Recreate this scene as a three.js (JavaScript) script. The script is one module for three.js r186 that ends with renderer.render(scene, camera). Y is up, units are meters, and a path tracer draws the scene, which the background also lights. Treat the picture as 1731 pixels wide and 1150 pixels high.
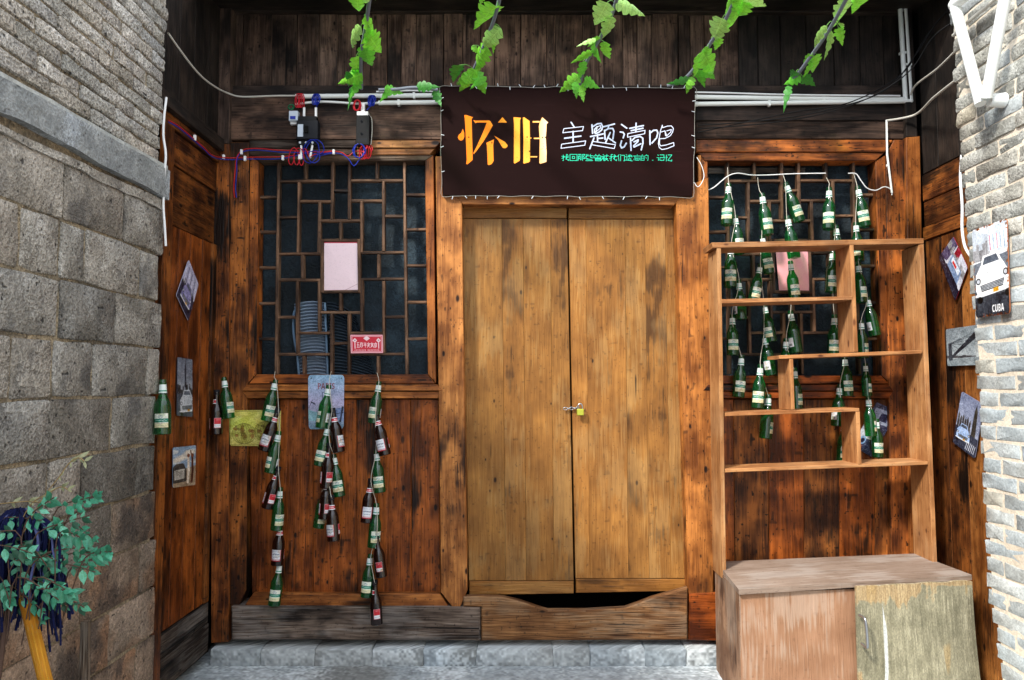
import * as THREE from 'three';
import { mergeGeometries, toCreasedNormals } from 'three/addons/utils/BufferGeometryUtils.js';
import { RoundedBoxGeometry } from 'three/addons/geometries/RoundedBoxGeometry.js';

// ------------------------------------------------------------------ camera, sky, sun, exposure
const F = 1250, CX = 865.5, CY = 575, EYE = 1.37, DIST = 3.79, PITCH = Math.atan(75 / F);
const scene = new THREE.Scene();
const camera = new THREE.PerspectiveCamera(THREE.MathUtils.radToDeg(2 * Math.atan(CY / F)), 1731 / 1150, 0.05, 300);
camera.position.set(0, EYE, DIST);
camera.rotation.x = PITCH;
camera.updateMatrixWorld();

const SUN = new THREE.Vector3(-0.52, 0.72, 0.58).normalize();
{
  const W = 256, H = 128, data = new Float32Array(W * H * 4), d = new THREE.Vector3();
  for (let r = 0; r < H; r++) for (let c = 0; c < W; c++) {
    const up = ((r + 0.5) / H - 0.5) * Math.PI, a = ((c + 0.5) / W - 0.5) * 2 * Math.PI;
    d.set(Math.cos(a) * Math.cos(up), Math.sin(up), Math.sin(a) * Math.cos(up));
    const k = d.y > 0 ? 0.55 + 0.45 * d.y : 0.16, glow = Math.pow(Math.max(0, d.dot(SUN)), 5) * 1.0;
    const L = 0.78 * (k + (d.y > -0.05 ? glow : 0));
    data.set([L * 0.93, L * 0.99, L * 1.1, 1], (r * W + c) * 4);
  }
  const sky = new THREE.DataTexture(data, W, H, THREE.RGBAFormat, THREE.FloatType);
  sky.mapping = THREE.EquirectangularReflectionMapping; sky.magFilter = sky.minFilter = THREE.LinearFilter; sky.needsUpdate = true;
  scene.background = sky; scene.environment = sky;
}
const sun = new THREE.DirectionalLight(new THREE.Color(1, 0.95, 0.86), 2.0);
sun.name = 'sun';
sun.position.copy(SUN).multiplyScalar(20); sun.castShadow = true; sun.shadow.radius = 14;
sun.shadow.mapSize.set(2048, 2048);
Object.assign(sun.shadow.camera, { left: -6, right: 6, top: 6, bottom: -6, near: 1, far: 40 });
scene.add(sun, sun.target);
const renderer = new THREE.WebGLRenderer({ antialias: true });
renderer.setSize(1024, 680);
renderer.toneMapping = THREE.LinearToneMapping;
renderer.toneMappingExposure = 2.85;
renderer.shadowMap.enabled = true;

// ------------------------------------------------------------------ helpers
function rng(seed) { let s = seed >>> 0; return () => { s = (s + 0x6d2b79f5) | 0; let t = Math.imul(s ^ (s >>> 15), 1 | s); t = (t + Math.imul(t ^ (t >>> 7), 61 | t)) ^ t; return ((t ^ (t >>> 14)) >>> 0) / 4294967296; }; }
const R = rng(7), rr = (a, b) => a + (b - a) * R();
const V = (x, y, z) => new THREE.Vector3(x, y, z);
const lerp = (a, b, t) => a + (b - a) * t, clamp = (x, a = 0, b = 1) => Math.min(b, Math.max(a, x)), sstep = (a, b, x) => { const t = clamp((x - a) / (b - a)); return t * t * (3 - 2 * t); };
// a sight line of the photograph, met with a plane of the place: the wall plane z, a side wall x, or the ground y
const CP = Math.cos(PITCH), SP = Math.sin(PITCH);
function ray(px, py) { const x = (px - CX) / F, y = (CY - py) / F; return V(x, y * CP + SP, y * SP - CP); }
const P = (px, py, z = 0) => { const d = ray(px, py), t = (z - DIST) / d.z; return V(d.x * t, EYE + d.y * t, z); };
const PX = (px, py, x) => { const d = ray(px, py), t = x / d.x; return V(x, EYE + d.y * t, DIST + d.z * t); };

const used = {};
function numbered(n) { if (!(n in used)) { used[n] = 0; return n; } used[n]++; return n + '_' + String(used[n]).padStart(3, '0'); }
function tag(o, label, category, group, kind) { if (label) o.userData.label = label; if (category) o.userData.category = category; if (group) o.userData.group = group; if (kind) o.userData.kind = kind; return o; }
function mesh(name, g, m, parent) { const o = new THREE.Mesh(g, m); o.castShadow = o.receiveShadow = true; o.name = name; if (parent) parent.add(o); return o; }
function group(name, parent) { const g = new THREE.Group(); g.name = name; if (parent) parent.add(g); return g; }
// puts a finished thing's own origin at its base and adds it to the scene
const _b = new THREE.Box3();
function stand(o, at) {
  o.updateMatrixWorld(true); _b.setFromObject(o);
  const b = at || V((_b.min.x + _b.max.x) / 2, _b.min.y, (_b.min.z + _b.max.z) / 2);
  if (o.isMesh) o.geometry.translate(-b.x, -b.y, -b.z); 
  for (const c of o.children) c.position.sub(b);
  o.position.copy(b); o.name = numbered(o.name); scene.add(o); return o;
}
const NI = (g) => (g.index ? g.toNonIndexed() : g);
// uv in metres by face direction, v along the grain
function boxUV(g, grain = 'y', off = [R() * 3, R() * 3]) {
  const p = g.attributes.position, n = g.attributes.normal, uv = new Float32Array(p.count * 2);
  for (let i = 0; i < p.count; i++) {
    const q = { x: p.getX(i), y: p.getY(i), z: p.getZ(i) }, a = { x: Math.abs(n.getX(i)), y: Math.abs(n.getY(i)), z: Math.abs(n.getZ(i)) };
    const axis = a.z >= a.x && a.z >= a.y ? 'z' : a.x >= a.y ? 'x' : 'y', rest = ['x', 'y', 'z'].filter((k) => k !== axis);
    const v = rest.includes(grain) ? grain : rest[1], u = rest.find((k) => k !== v);
    uv[i * 2] = q[u] + off[0]; uv[i * 2 + 1] = q[v] + off[1];
  }
  g.setAttribute('uv', new THREE.BufferAttribute(uv, 2)); return g;
}
function tint(g, c) {
  const n = g.attributes.position.count, a = new Float32Array(n * 3);
  for (let i = 0; i < n; i++) { a[i * 3] = c[0]; a[i * 3 + 1] = c[1]; a[i * 3 + 2] = c[2]; }
  g.setAttribute('color', new THREE.BufferAttribute(a, 3)); return g;
}
const T = (v = 0.12, base = 1) => { const k = base * rr(1 - v, 1 + v), w = rr(-0.04, 0.04); return [k * (1 + w), k, k * (1 - w)]; };
// a convex or concave outline in the plane z1, extruded back to z0 with a small arris
function slabGeo(pts, z0, z1, o = {}) {
  const bev = Math.min(o.bev ?? 0.003, (z1 - z0) * 0.45), c = pts.reduce((s, p) => s.add(p), V(0, 0, 0)).multiplyScalar(1 / pts.length);
  const sh = new THREE.Shape(pts.map((p) => new THREE.Vector2(p.x, p.y)));
  const g = new THREE.ExtrudeGeometry(sh, { depth: z1 - z0 - bev, bevelEnabled: true, bevelThickness: bev, bevelSize: bev, bevelOffset: -bev - (o.gap ?? 0.0008), bevelSegments: 1, curveSegments: 8, steps: 1 });
  g.translate(0, 0, z0);
  // the back bevel is not needed: push it in
  const h = NI(g); boxUV(h, o.grain ?? 'y', o.off); return tint(h, o.tint ?? T());
}
const px4 = (x0, y0, x1, y1) => [[x0, y0], [x1, y0], [x1, y1], [x0, y1]];
function slab(name, parent, mat, px, z0, z1, o = {}) { return mesh(name, slabGeo(px.map(([x, y]) => P(x, y, z1)), z0, z1, o), mat, parent); }
// the same on a side wall (plane x), thickness towards dir
function sideSlab(name, parent, mat, px, x, thick, dir, o = {}) {
  const pts = px.map(([a, b]) => PX(a, b, x)), sh = new THREE.Shape(pts.map((p) => new THREE.Vector2(p.z, p.y))), bev = 0.003;
  let g = new THREE.ExtrudeGeometry(sh, { depth: thick - bev, bevelEnabled: true, bevelThickness: bev, bevelSize: bev, bevelOffset: -bev - 0.0008, bevelSegments: 1, steps: 1 });
  g = NI(g); const p = g.attributes.position;
  for (let i = 0; i < p.count; i++) { const zz = p.getX(i), yy = p.getY(i), dd = p.getZ(i); p.setXYZ(i, x + dir * (dd - thick), yy, zz); }
  if (dir > 0) for (let i = 0; i < p.count; i += 3) { const a = [p.getX(i + 1), p.getY(i + 1), p.getZ(i + 1)]; p.setXYZ(i + 1, p.getX(i + 2), p.getY(i + 2), p.getZ(i + 2)); p.setXYZ(i + 2, ...a); }
  g.computeVertexNormals(); boxUV(g, o.grain ?? 'y', o.off); tint(g, o.tint ?? T());
  return mesh(name, g, mat, parent);
}
// board between four corners (a b c d round its face), thickness t opposite to the face normal
function plate(A, B, C, D, t, grainAB = false, o = {}) {
  const n = B.clone().sub(A).cross(D.clone().sub(A)).normalize(), k = n.clone().multiplyScalar(-t);
  const f = [A, B, C, D], b = f.map((p) => p.clone().add(k)), pos = [], uv = [], off = o.off ?? [R() * 3, R() * 3];
  const eu = B.clone().sub(A).normalize(), ev = n.clone().cross(eu);
  const put = (ps, ax, ay) => { for (const i of [0, 1, 2, 0, 2, 3]) { const p = ps[i]; pos.push(p.x, p.y, p.z); const u = p.dot(ax), v = p.dot(ay); uv.push(...(grainAB ? [v + off[0], u + off[1]] : [u + off[0], v + off[1]])); } };
  put(f, eu, ev); put([b[1], b[0], b[3], b[2]], eu, ev);
  for (let i = 0; i < 4; i++) { const j = (i + 1) % 4; const along = f[j].clone().sub(f[i]).normalize(); const flip = i % 2 === 0; put([f[i], b[i], b[j], f[j]], flip ? along : n, flip ? n : along); }
  const g = new THREE.BufferGeometry(); g.setAttribute('position', new THREE.Float32BufferAttribute(pos, 3)); g.setAttribute('uv', new THREE.Float32BufferAttribute(uv, 2));
  g.computeVertexNormals(); return tint(g, o.tint ?? T(0.06));
}
// an irregular stone or brick with worn arrises; corners a b c d round its face, n outward
function stoneGeo(c4, o = {}) {
  const { proud = 0.012, back = 0.05, bev = 0.008, jit = 0.003, tintc = [1, 1, 1], joint = 0.005 } = o, [A, B, C, D] = c4;
  const n = B.clone().sub(A).cross(D.clone().sub(A)).normalize(), cen = A.clone().add(B).add(C).add(D).multiplyScalar(0.25);
  const eu = B.clone().sub(A).normalize(), ev = n.clone().cross(eu), ring = [];
  const q = [A, B, C, D].map((p) => { const d = p.clone().sub(cen); const u = d.dot(eu), v = d.dot(ev); return [u - Math.sign(u) * joint, v - Math.sign(v) * joint]; });
  for (let i = 0; i < 4; i++) {
    const a = q[i], b = q[(i + 1) % 4], l = Math.hypot(b[0] - a[0], b[1] - a[1]), cut = Math.min(bev * 1.2, l * 0.2) / l;
    for (const t of l > 0.1 ? [cut, 0.36, 0.67, 1 - cut] : [cut, 0.5, 1 - cut]) ring.push([lerp(a[0], b[0], t) + rr(-jit, jit), lerp(a[1], b[1], t) + rr(-jit, jit)]);
  }
  const N = ring.length, pos = [], tip = rr(-0.004, 0.004), at = (u, v, w) => { const p = cen.clone().addScaledVector(eu, u).addScaledVector(ev, v).addScaledVector(n, w); pos.push(p.x, p.y, p.z); };
  for (const [u, v] of ring) at(u, v, -back);
  for (const [u, v] of ring) at(u, v, proud - bev * rr(0.6, 1));
  for (const [u, v] of ring) { const k = 1 - bev / Math.max(0.02, Math.hypot(u, v)); at(u * k, v * k, proud + rr(-0.0015, 0.0015) + tip * u * 4); }
  at(0, 0, proud + 0.001);
  const idx = [];
  for (let i = 0; i < N; i++) { const j = (i + 1) % N; idx.push(i, j, N + j, i, N + j, N + i, N + i, N + j, 2 * N + j, N + i, 2 * N + j, 2 * N + i, 2 * N + i, 2 * N + j, 3 * N); }
  const g = new THREE.BufferGeometry(); g.setAttribute('position', new THREE.Float32BufferAttribute(pos, 3)); g.setIndex(idx);
  const h = toCreasedNormals(g, 0.9), p = h.attributes.position, uv = [], off = [R() * 2, R() * 2];
  for (let i = 0; i < p.count; i++) { const d = V(p.getX(i), p.getY(i), p.getZ(i)).sub(cen); uv.push(d.dot(eu) + d.dot(n) + off[0], d.dot(ev) + d.dot(n) * 0.3 + off[1]); }
  h.setAttribute('uv', new THREE.Float32BufferAttribute(uv, 2)); return tint(h, tintc);
}
function tubeGeo(pts, r, seg = 6, per = 6, closed = false) { const c = new THREE.CatmullRomCurve3(pts, closed, 'centripetal'); return new THREE.TubeGeometry(c, Math.max(2, Math.round((pts.length - 1) * per)), r, seg, closed); }
function rod(a, b, r, seg = 10) { const g = new THREE.CylinderGeometry(r, r, a.distanceTo(b), seg); g.applyQuaternion(new THREE.Quaternion().setFromUnitVectors(V(0, 1, 0), b.clone().sub(a).normalize())); const m = a.clone().add(b).multiplyScalar(0.5); g.translate(m.x, m.y, m.z); return g; }
const box = (w, h, d, x = 0, y = 0, z = 0, r = 0.002) => { const g = NI(new RoundedBoxGeometry(w, h, d, 1, Math.min(r, w / 3, h / 3, d / 3))); g.translate(x, y, z); return g; };
const merge = (gs) => mergeGeometries(gs.map((g) => { const h = NI(g); for (const k of Object.keys(h.attributes)) if (!['position', 'normal', 'uv'].includes(k)) h.deleteAttribute(k); return h; }));

// ------------------------------------------------------------------ tileable noise and textures
const TAB = new Float32Array(65536); { const q = rng(99); for (let i = 0; i < 65536; i++) TAB[i] = q(); }
function vn(x, y, px, py, s) {
  const xi = Math.floor(x), yi = Math.floor(y), fx = x - xi, fy = y - yi, u = fx * fx * (3 - 2 * fx), v = fy * fy * (3 - 2 * fy);
  const x0 = ((xi % px) + px) % px, x1 = (x0 + 1) % px, y0 = ((yi % py) + py) % py, y1 = (y0 + 1) % py;
  const h = (a, b) => TAB[(Math.imul(a, 73856093) ^ Math.imul(b, 19349663) ^ Math.imul(s + 1, 83492791)) >>> 7 & 65535];
  return lerp(lerp(h(x0, y0), h(x1, y0), u), lerp(h(x0, y1), h(x1, y1), u), v);
}
function fbm(x, y, px, py, s, o = 4) { let a = 0.5, t = 0, n = 0; for (let i = 0; i < o; i++) { t += a * vn(x * px, y * py, px, py, s + i * 7); n += a; a *= 0.55; px *= 2; py *= 2; } return t / n; }
function texPair(W, H, sizeX, sizeY, fn) {
  const c = new Uint8Array(W * H * 4), b = new Uint8Array(W * H * 4), o = [0, 0, 0, 0];
  for (let y = 0; y < H; y++) for (let x = 0; x < W; x++) {
    fn(x / W, y / H, o); const i = (y * W + x) * 4;
    c[i] = clamp(o[0], 0, 255); c[i + 1] = clamp(o[1], 0, 255); c[i + 2] = clamp(o[2], 0, 255); c[i + 3] = 255;
    b[i] = b[i + 1] = b[i + 2] = clamp(o[3], 0, 1) * 255; b[i + 3] = 255;
  }
  return [c, b].map((d, k) => { const t = new THREE.DataTexture(d, W, H); t.wrapS = t.wrapT = THREE.RepeatWrapping; t.magFilter = THREE.LinearFilter; t.minFilter = THREE.LinearFilter; if (!k) t.colorSpace = THREE.SRGBColorSpace; t.repeat.set(1 / sizeX, 1 / sizeY); t.needsUpdate = true; return t; });
}
const mix3 = (a, b, t) => [lerp(a[0], b[0], t), lerp(a[1], b[1], t), lerp(a[2], b[2], t)];
function wood(seed, c0, c1, dark, o = {}) {
  const { stain = 0.5, crack = 0.05, knots = 9, rough = 0.55, bump = 0.003, dust = 0, dustC = [150, 145, 140], W = 512, H = 1024, sx = 0.8, sy = 2.4, fine = 1, spread = 1 } = o, q = rng(seed * 31 + 5);
  const K = Array.from({ length: knots }, () => [q(), q(), 0.004 + q() * q() * 0.011, q()]);
  const ky = sy / 2.4, kx = sx / 0.8, fx = (n) => Math.max(1, Math.round(n * kx)), fy = (n) => Math.max(1, Math.round(n * ky));
  const N = (u, v, a, b, s) => vn(u * fx(a), v * fy(b), fx(a), fy(b), seed + s);
  const [map, bmp] = texPair(W, H, sx, sy, (u, v, out) => {
    let w = (fbm(u, v, fx(3), fy(5), seed, 3) - 0.5) * 0.03, kd = 0, halo = 0;
    for (const k of K) { let du = u - k[0], dv = v - k[1]; du -= Math.round(du); dv -= Math.round(dv); const x = du * sx, y = dv * sy * 0.5; if (Math.abs(x) > k[2] * 6 || Math.abs(y) > k[2] * 6) continue; const d = Math.hypot(x, y), e = Math.exp(-d / (k[2] * 1.3)); w += (Math.tanh(x / (k[2] * 0.5)) * k[2] * 0.7 * (e - 0.01)) / sx; kd = Math.max(kd, sstep(k[2], k[2] * 0.3, d) * (0.55 + 0.45 * k[3])); halo = Math.max(halo, e * 0.5 * k[3]); }
    const uu = u + w, f0 = N(uu, v, 300, 40, 1), f1 = N(uu, v, 150, 26, 2), f2 = N(uu, v, 75, 13, 3), f3 = N(uu, v, 34, 6, 4), f5 = N(uu, v, 12, 3, 5), mot = fbm(u, v, fx(9), fy(20), seed + 6, 4);
    const t = 0.2 * f0 + 0.22 * f1 + 0.22 * f2 + 0.2 * f3 + 0.16 * f5;
    let c = mix3(c0, c1, clamp(0.5 + (t - 0.5) * 1.9 * spread + (mot - 0.5) * (o.mott ?? 1.7)));
    const bl = fbm(u + w, v, fx(5), fy(9), seed + 11, 5) * 0.6 + fbm(u, v, fx(2), fy(3), seed + 13, 2) * 0.34 + 0.1 * f1 + 0.06 * f2 - 0.05, s = sstep(0.66 - stain * 0.2, 0.78 - stain * 0.14, bl);
    c = mix3(c, dark, s * (0.62 + 0.16 * f1 + 0.34 * mot) * Math.min(1, 0.55 + stain));
    c = mix3(c, dark, clamp(halo * 0.8 + kd));
    const sp = sstep(0.86, 0.95, N(u, v, 110, 230, 15)) * 0.55 + sstep(0.88, 0.97, N(u, v, 46, 90, 16)) * 0.5; c = mix3(c, dark, sp * (0.4 + stain));
    const cr = sstep(crack * 1.5, 0, N(uu, v, 60, 5, 31)) * 0.85; c = mix3(c, [dark[0] * 0.5, dark[1] * 0.5, dark[2] * 0.5], cr);
    if (dust) { const d = sstep(0.44, 0.7, fbm(u, v, fx(6), fy(12), seed + 41, 4) + 0.3 * (f1 - 0.5)) * dust; c = mix3(c, dustC, d); }
    out[0] = c[0]; out[1] = c[1]; out[2] = c[2];
    out[3] = 0.55 + 0.3 * (f0 - 0.5) + 0.3 * (f1 - 0.5) + 0.25 * (f2 - 0.5) + 0.3 * (mot - 0.5) - cr * 0.5 - kd * 0.2;
  });
  return new THREE.MeshPhysicalMaterial({ map, bumpMap: bmp, bumpScale: bump, roughness: rough, specularIntensity: o.spec ?? 0.4, vertexColors: true });
}
const M = {};
M.varnish = wood(3, [72, 33, 11], [172, 92, 37], [22, 12, 8], { stain: 0.5, rough: 0.4, knots: 46, spread: 0.75, crack: 0.04 });
M.post = wood(5, [98, 54, 22], [184, 119, 60], [28, 14, 8], { stain: 0.36, rough: 0.45, knots: 50, spread: 0.75, crack: 0.03 });
M.burnt = wood(7, [58, 29, 13], [170, 100, 44], [13, 9, 8], { stain: 0.98, rough: 0.5, knots: 36, spread: 0.85, crack: 0.04 });
M.door = wood(11, [106, 68, 30], [162, 112, 54], [46, 28, 14], { stain: 0.16, rough: 0.5, knots: 14, crack: 0.012, dust: 0.22, dustC: [168, 148, 112], spread: 0.6, mott: 1.0 });
M.upper = wood(13, [42, 31, 26], [112, 88, 74], [16, 12, 11], { stain: 0.5, rough: 0.8, knots: 40, dust: 0.16, dustC: [138, 122, 110], spread: 0.85 });
M.black = wood(17, [18, 14, 12], [52, 42, 36], [7, 6, 6], { stain: 0.4, rough: 0.7, knots: 20, dust: 0.14, dustC: [86, 78, 72], spread: 0.8 });
M.sill = wood(19, [54, 43, 36], [126, 110, 97], [16, 12, 10], { stain: 0.3, rough: 0.85, knots: 22, crack: 0.12, bump: 0.008, dust: 0.4, dustC: [146, 144, 142], spread: 1.15, mott: 1.0 });
M.worn = wood(20, [72, 46, 26], [148, 106, 66], [22, 14, 10], { stain: 0.3, rough: 0.75, knots: 26, crack: 0.1, bump: 0.008, dust: 0.35, dustC: [150, 138, 124], spread: 1.0, mott: 1.0 });
M.lattice = wood(23, [54, 38, 28], [124, 94, 72], [22, 16, 14], { stain: 0.45, rough: 0.5, knots: 0, W: 256, H: 512 });
M.pine = wood(29, [138, 90, 52], [192, 138, 88], [84, 46, 26], { stain: 0.06, rough: 0.6, knots: 60, crack: 0.012, spread: 0.8, dust: 0.2, dustC: [178, 156, 132] });
M.top = wood(31, [112, 92, 78], [150, 132, 118], [84, 68, 58], { stain: 0.08, rough: 0.85, knots: 6, dust: 0.4, dustC: [172, 166, 160], spread: 0.6, mott: 0.7, crack: 0.03 });
M.red = wood(37, [134, 96, 70], [166, 126, 98], [92, 64, 48], { stain: 0.06, rough: 0.8, knots: 0, dust: 0.55, dustC: [178, 158, 142], crack: 0.014, spread: 0.4, mott: 1.0 });
M.side = wood(41, [104, 74, 54], [164, 130, 104], [60, 40, 30], { stain: 0.3, rough: 0.75, knots: 10, dust: 0.5, dustC: [150, 140, 130], spread: 0.8 });
// the warped plywood door: grey-olive skin flaked to tan round its edge, a pale split
{
  const [map, bmp] = texPair(512, 512, 1, 1, (u, v, out) => {
    const g1 = vn(u * 160, v * 6, 160, 6, 3), g2 = vn(u * 50, v * 3, 50, 3, 4), n = fbm(u, v, 4, 3, 50, 5), sp = vn(u * 180, v * 90, 180, 90, 8);
    const m2 = fbm(u, v, 14, 9, 61, 4);
    let c = mix3([100, 96, 76], [170, 163, 136], clamp(0.3 * g1 + 0.3 * g2 + 0.7 * n + 0.5 * (m2 - 0.5) - 0.16));
    c = mix3(c, [196, 188, 162], sstep(0.6, 0.85, vn(u * 120, v * 10, 120, 10, 91) * 0.6 + m2 * 0.4) * 0.5);
    const edge = Math.max(sstep(0.66, 1.0, v) * sstep(1.15, 0.3, u), sstep(0.16, 0.0, u) * 0.8, sstep(0.93, 1, v)), peel = sstep(0.56, 0.63, n * 0.55 + m2 * 0.22 + edge * 0.36 + g2 * 0.12 - 0.1);
    c = mix3(c, mix3([146, 120, 84], [182, 158, 118], g1), peel * 0.9);
    const dr = sstep(0.68, 0.78, vn(u * 18, v * 2, 18, 2, 77)) * sstep(0.45, 0.6, n); c = mix3(c, [164, 134, 86], dr * 0.5);
    const sx = 0.2 + 0.03 * Math.sin((1 - v) * 3.2), sw = 0.022 * sstep(0.87, 0.6, v) * (0.6 + 0.4 * g1); c = mix3(c, [190, 192, 190], sstep(sw, sw * 0.6, Math.abs(u - sx)) * (v < 0.87 ? 1 : 0));
    const fl = sstep(0.1, 0, v) * sstep(0.55, 0.8, vn(u * 60, v * 4, 60, 4, 5)) ; c = mix3(c, [196, 186, 160], fl);
    const k = 0.88 + 0.24 * sp; out[0] = c[0] * k; out[1] = c[1] * k; out[2] = c[2] * k; out[3] = 0.5 + 0.3 * (g1 - 0.5) - peel * 0.3 + 0.2 * (sp - 0.5);
  });
  M.ply = new THREE.MeshStandardMaterial({ map, bumpMap: bmp, bumpScale: 0.002, roughness: 0.85 });
}
function mineral(seed, a, b, o = {}) {
  const { pit = 0.5, speck = 0.5, stainC = [40, 38, 36], stain = 0.4, whiteC = [200, 200, 200], white = 0, rust = 0, W = 512, H = 512, s = 0.7, bump = 0.006, blocky = 1 } = o;
  const [map, bmp] = texPair(W, H, s, s, (u, v, out) => {
    const n = fbm(u, v, 4, 4, seed, 5), m = fbm(u, v, 24, 24, seed + 9, 3), f = vn(u * 190, v * 190, 190, 190, seed + 2), g = vn(u * 95, v * 95, 95, 95, seed + 3), h = vn(u * 60, v * 60, 60, 60, seed + 4);
    let c = mix3(a, b, clamp(0.5 + (n - 0.5) * 1.8 + (m - 0.5) * 0.5));
    c = mix3(c, [178, 118, 74], rust * sstep(0.5, 0.72, fbm(u, v, 3, 3, seed + 60, 4)));
    c = mix3(c, stainC, stain * sstep(0.5, 0.72, fbm(u, v, 5, 4, seed + 33, 4)));
    c = mix3(c, whiteC, white * sstep(0.52, 0.7, fbm(u, v, 6, 5, seed + 44, 5) + 0.15 * (f - 0.5)));
    const k = 1 + speck * (0.55 * (f - 0.5) + 0.5 * (g - 0.5)), pt = sstep(0.2, 0.08, h * 0.7 + g * 0.3) * pit;
    c = mix3([c[0] * k, c[1] * k, c[2] * k], [c[0] * 0.25, c[1] * 0.25, c[2] * 0.25], pt);
    out[0] = c[0]; out[1] = c[1]; out[2] = c[2]; out[3] = 0.55 + 0.3 * (g - 0.5) * speck * 2 + 0.25 * (f - 0.5) * speck * 2 + 0.3 * (m - 0.5) - pt * 0.5;
  });
  return new THREE.MeshStandardMaterial({ map, bumpMap: bmp, bumpScale: bump, roughness: 0.95, vertexColors: true });
}
M.block = mineral(3, [118, 114, 106], [166, 160, 150], { pit: 0.7, speck: 0.5, stain: 0.65, stainC: [80, 78, 76], white: 0.4, whiteC: [204, 202, 195], bump: 0.013 });
M.blockRust = mineral(5, [116, 101, 86], [172, 152, 133], { pit: 0.7, speck: 0.5, stain: 0.7, stainC: [70, 61, 56], rust: 0.34, white: 0.25, whiteC: [182, 168, 152], bump: 0.013 });
M.brickL = mineral(7, [144, 140, 130], [190, 184, 174], { pit: 0.8, speck: 0.75, stain: 0.3, stainC: [112, 110, 112], white: 0.2, bump: 0.01 });
M.brickR = mineral(9, [150, 156, 156], [186, 190, 187], { pit: 0.12, speck: 0.25, stain: 0.3, stainC: [126, 124, 116], white: 0.35, whiteC: [206, 208, 204], bump: 0.005 });
M.brickMossShade = mineral(11, [146, 144, 134], [190, 188, 178], { pit: 0.35, speck: 0.4, stain: 0.4, stainC: [98, 94, 84], white: 0.5, whiteC: [220, 218, 208], bump: 0.006 });
M.mortarL = mineral(13, [112, 102, 84], [150, 136, 112], { pit: 0.5, speck: 0.6, bump: 0.012 });
M.mortarR = mineral(15, [206, 192, 172], [224, 212, 194], { pit: 0.05, speck: 0.2, stain: 0.2, stainC: [170, 158, 140], bump: 0.005 });
M.cement = mineral(17, [122, 126, 126], [156, 160, 160], { pit: 0.4, speck: 0.35, stain: 0.4, stainC: [92, 96, 98], white: 0.45, whiteC: [188, 198, 208], bump: 0.008 });
M.ground = mineral(19, [138, 146, 150], [178, 186, 190], { pit: 0.15, speck: 0.4, stain: 0.55, stainC: [112, 110, 104], white: 0.55, whiteC: [210, 216, 218], W: 1024, H: 1024, s: 2.2, bump: 0.014 });
M.stone = mineral(21, [160, 166, 168], [196, 202, 204], { pit: 0.2, speck: 0.3, stain: 0.4, stainC: [132, 126, 116], white: 0.4, bump: 0.008 });
const flat = (r, g, b, rough = 0.6, o = {}) => new THREE.MeshPhysicalMaterial({ specularIntensity: o.metalness ? 1 : 0.45, color: new THREE.Color().setRGB(r / 255, g / 255, b / 255, THREE.SRGBColorSpace), roughness: rough, ...o });
M.pipe = flat(226, 228, 224, 0.4); M.white = flat(232, 232, 232, 0.5); M.cable = flat(190, 186, 176, 0.5); M.wireBlack = flat(9, 9, 11, 0.6);
M.wireRed = flat(186, 30, 44, 0.35); M.wireBlue = flat(22, 44, 150, 0.35); M.wireGreen = flat(20, 110, 70, 0.4); M.bakelite = flat(20, 22, 28, 0.65); M.grey = flat(190, 200, 212, 0.4);
M.dark = flat(10, 9, 9, 0.9); M.metal = flat(168, 172, 178, 0.3, { metalness: 0.9 }); M.string = flat(196, 190, 176, 0.8); M.brass = flat(176, 178, 60, 0.35, { metalness: 0.5 });
function canvasTex(w, h, draw) { const c = document.createElement('canvas'); c.width = w; c.height = h; draw(c.getContext('2d'), w, h); const t = new THREE.CanvasTexture(c); t.colorSpace = THREE.SRGBColorSpace; return t; }
// printed photographs: tonal grain and wear over the drawing
const photo = (draw, seed, k = 1.12) => (c, w, h) => { draw(c, w, h); const im = c.getImageData(0, 0, w, h), d = im.data; for (let y = 0; y < h; y++) for (let x = 0; x < w; x++) { const i = (y * w + x) * 4, n = (fbm(x / w, y / h, 7, 9, seed, 5) - 0.5) * 70 + (fbm(x / w, y / h, 40, 60, seed + 9, 2) - 0.5) * 60; for (let j = 0; j < 3; j++) d[i + j] = clamp((d[i + j] - 128) * k + 116 + n, 0, 255); } c.putImageData(im, 0, 0); };
const printMat = (w, h, draw, rough = 0.35) => new THREE.MeshStandardMaterial({ map: canvasTex(w, h, draw), roughness: rough });
M.mopWood = wood(47, [176, 112, 22], [206, 148, 44], [150, 138, 112], { stain: 0.5, rough: 0.5, knots: 0, W: 128, H: 512, sx: 0.1, sy: 1.5 }); M.mopWood.vertexColors = false;
// ------------------------------------------------------------------ ground
{
  const g = new THREE.PlaneGeometry(160, 160, 1, 1); g.rotateX(-Math.PI / 2); boxUV(g, 'z', [0.3, 0.9]); tint(g, [1, 1, 1]);
  tag(mesh('ground', g, M.ground, scene), 'dusty blue-grey concrete ground in front of the timber house', 'ground', null, 'structure');
}
// ------------------------------------------------------------------ timber front
const facade = group('timber_house_front');
tag(facade, 'old timber house front with double door and two lattice windows between brick walls', 'house front');
const S = (name, mat, px, z0, z1, o) => slab(name, facade, M[mat], px, z0, z1, o);
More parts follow.
